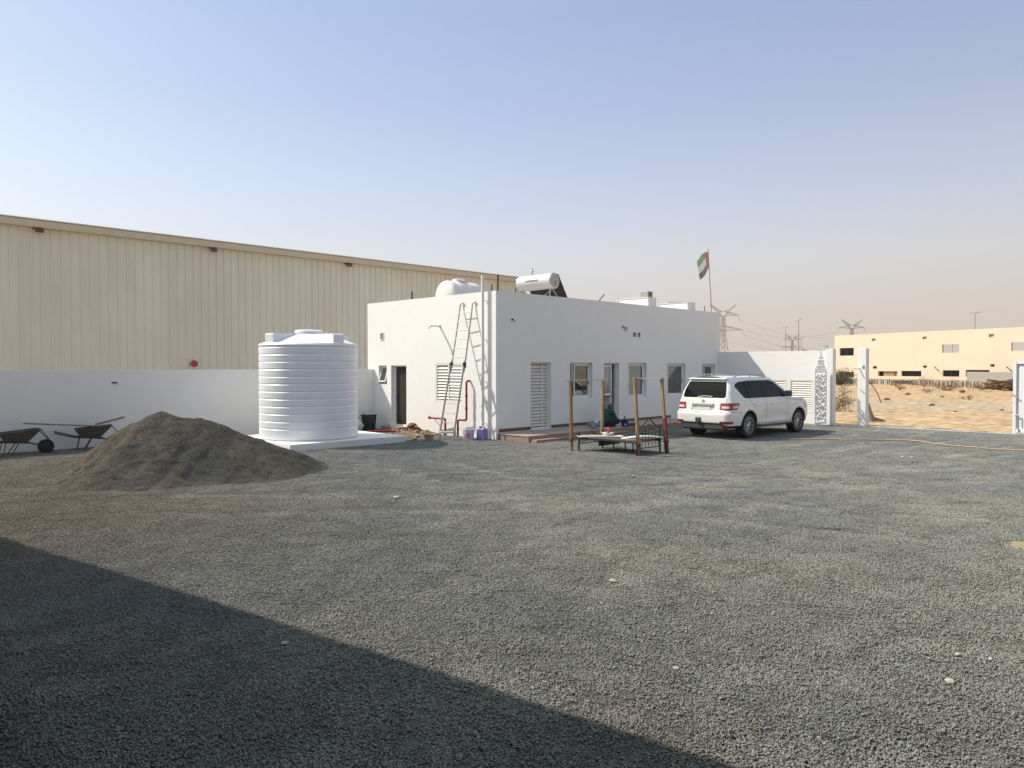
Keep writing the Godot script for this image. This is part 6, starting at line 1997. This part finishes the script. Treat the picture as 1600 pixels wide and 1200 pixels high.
	for s in [1.0, -1.0]:
		b = MB.new(); skin(b, Geometry2D.intersect_polygons(tail.call(s), rear)[0], [], car_rear, Vector3.LEFT, 0.006, false, 0.04)
		var tl := part("tail_lamp", b, M.lamp_red, o)
		b = MB.new(); skin(b, poly([0.66 * s, 0.945, 0.90 * s, 0.945, 0.90 * s, 1.01, 0.68 * s, 1.01]), [], car_rear, Vector3.LEFT, 0.011, false, 0.04)
		part("clear_lens", b, M.lamp_clear, tl)
		b = MB.new(); skin(b, Geometry2D.intersect_polygons(refl.call(s), rear)[0], [], car_rear, Vector3.LEFT, 0.003, false, 0.05)
		part("reflector", b, M.lamp_red, o)
	b = MB.new(); b.bbox(Vector3(-1.045, 1.03, 0), Vector3(0.05, 0.075, 0.78), 0.018)
	part("chrome_strip", b, M.chrome, o)
	b = MB.new(); b.box(Vector3(-1.02, 0.93, 0), Vector3(0.02, 0.13, 0.79))
	part("plate_recess", b, M.car, o)
	b = MB.new(); b.bbox(Vector3(-1.04, 0.925, 0), Vector3(0.014, 0.115, 0.54), 0.004)
	part("number_plate", b, M.plate, o)
	b = MB.new()
	b.lathe([Vector2(0.034, 0), Vector2(0.046, 0.008), Vector2(0.046, 0.012), Vector2(0.034, 0.012)], 20, Transform3D(Basis(Vector3.BACK, PI / 2), Vector3(-1.018, 1.155, 0)))
	b.bbox(Vector3(-1.028, 1.155, 0), Vector3(0.010, 0.018, 0.12), 0.003)
	part("emblem", b, M.chrome, o)
	# spoiler, roof, bonnet, screen, nose
	b = MB.new()
	b.bbox(Vector3(-0.66, 1.845, 0), Vector3(0.36, 0.045, 1.34), 0.018, Basis(Vector3.BACK, 0.10))
	part("roof_spoiler", b, M.car, o)
	b = MB.new()
	var roof := func(p: Vector2) -> Vector3:      # p = (x, share of the half width)
		var w := 0.664 - 0.05 * smooth(1.2, 1.75, p.x)
		var y := 1.873 + 0.058 * (1.0 - p.y * p.y) - 0.045 * smooth(1.1, 1.75, p.x) - 0.03 * smooth(-0.2, -0.75, p.x)
		return Vector3(p.x, y, p.y * w)
	skin(b, poly([-0.79, -1.0, 1.74, -1.0, 1.74, 1.0, -0.79, 1.0]), [], roof, Vector3.UP, 0.0, false, 0.1)
	part("roof", b, M.car, o)
	b = MB.new()
	var bonnet := func(p: Vector2) -> Vector3:
		var w: float = car_side(Vector2(minf(p.x, 3.70), 1.11)).z - 0.015
		return Vector3(p.x, 1.205 - 0.10 * smooth(2.9, 3.8, p.x) + 0.035 * (1.0 - pow(p.y, 4.0)) - 0.02, p.y * w)
	skin(b, poly([2.70, -1.0, 3.76, -1.0, 3.76, 1.0, 2.70, 1.0]), [], bonnet, Vector3.UP, 0.0, false, 0.1)
	part("bonnet", b, M.car, o)
	b = MB.new(); skin(b, poly([-0.84, 1.20, 0.84, 1.20, 0.64, 1.845, -0.64, 1.845]), [], car_front, Vector3.RIGHT, 0.0)
	part("windscreen", b, M.car_glass, o)
	b = MB.new(); skin(b, poly([-0.89, 0.42, 0.89, 0.42, 0.89, 1.12, -0.89, 1.12]), [poly([-0.45, 0.60, 0.45, 0.60, 0.45, 1.02, -0.45, 1.02])], car_front, Vector3.RIGHT, 0.0)
	part("nose", b, M.car, o)
	b = MB.new(); skin(b, poly([-0.45, 0.60, 0.45, 0.60, 0.45, 1.02, -0.45, 1.02]), [], car_front, Vector3.RIGHT, -0.02)
	part("grille", b, M.car_black, o)
	# underside, valance, hitch, exhaust
	b = MB.new(); b.bbox(Vector3(1.45, 0.42, 0), Vector3(4.6, 0.24, 1.10), 0.03)
	part("underbody", b, M.black, o)
	b = MB.new()
	b.bbox(Vector3(-0.93, 0.40, 0), Vector3(0.30, 0.25, 1.50), 0.05)
	part("rear_valance", b, M.car_grey, o)
	b = MB.new(); b.bbox(Vector3(-1.15, 0.585, -0.10), Vector3(0.05, 0.15, 0.19), 0.02); b.tube([Vector3(-1.08, 0.50, -0.1), Vector3(-1.20, 0.50, -0.1)], 0.035, 8)
	part("tow_hitch", b, M.car_grey, o)
	b = MB.new(); b.tube([Vector3(-0.6, 0.32, 0.5), Vector3(-1.02, 0.33, 0.52)], 0.04, 10)
	part("exhaust", b, M.steel, o)
	b = MB.new(); b.tube([Vector3(0, 0.38, -0.8), Vector3(0, 0.38, 0.8)], 0.06, 8); b.tube([Vector3(3.075, 0.38, -0.8), Vector3(3.075, 0.38, 0.8)], 0.05, 8)
	part("axle", b, M.black, o)
	# wheels
	var tyre := MB.new()
	tyre.lathe([Vector2(0.265, -0.12), Vector2(0.33, -0.135), Vector2(0.375, -0.13), Vector2(0.395, -0.105), Vector2(0.398, 0.0), Vector2(0.395, 0.105), Vector2(0.375, 0.13), Vector2(0.33, 0.135), Vector2(0.268, 0.12)], 48)
	var tm := tyre.mesh()
	var rim := MB.new()
	rim.lathe([Vector2(0.266, 0.10), Vector2(0.272, 0.118), Vector2(0.255, 0.122), Vector2(0.250, 0.10)], 40)
	rim.lathe([Vector2(0.075, 0.06), Vector2(0.06, 0.10), Vector2(0.045, 0.108), Vector2(0.0, 0.11)], 20)
	for k in 12:
		var a := TAU * k / 12
		var q := Basis(Vector3.UP, -a)
		rim.bbox(q * Vector3(0.155, 0.088, 0), Vector3(0.20, 0.026, 0.024), 0.007, q * Basis(Vector3.BACK, 0.06))
	var rm := rim.mesh()
	var dk := MB.new()
	dk.lathe([Vector2(0.249, 0.10), Vector2(0.24, 0.035), Vector2(0.0, 0.03)], 30)
	dk.lathe([Vector2(0.264, -0.10), Vector2(0.262, 0.10)], 30)
	var dm := dk.mesh()
	for ax in [0.0, 3.075]:
		for s in [1.0, -1.0]:
			var w := group_part("wheel", o, Vector3(ax, 0.392, 0.855 * s), Basis(Vector3.RIGHT, PI / 2 * s) * Basis(Vector3.UP, 0.3 * ax))
			part("tyre", tm, M.rubber, w)
			part("rim", rm, M.rim, w)
			part("wheel_well", dm, M.car_black, w)
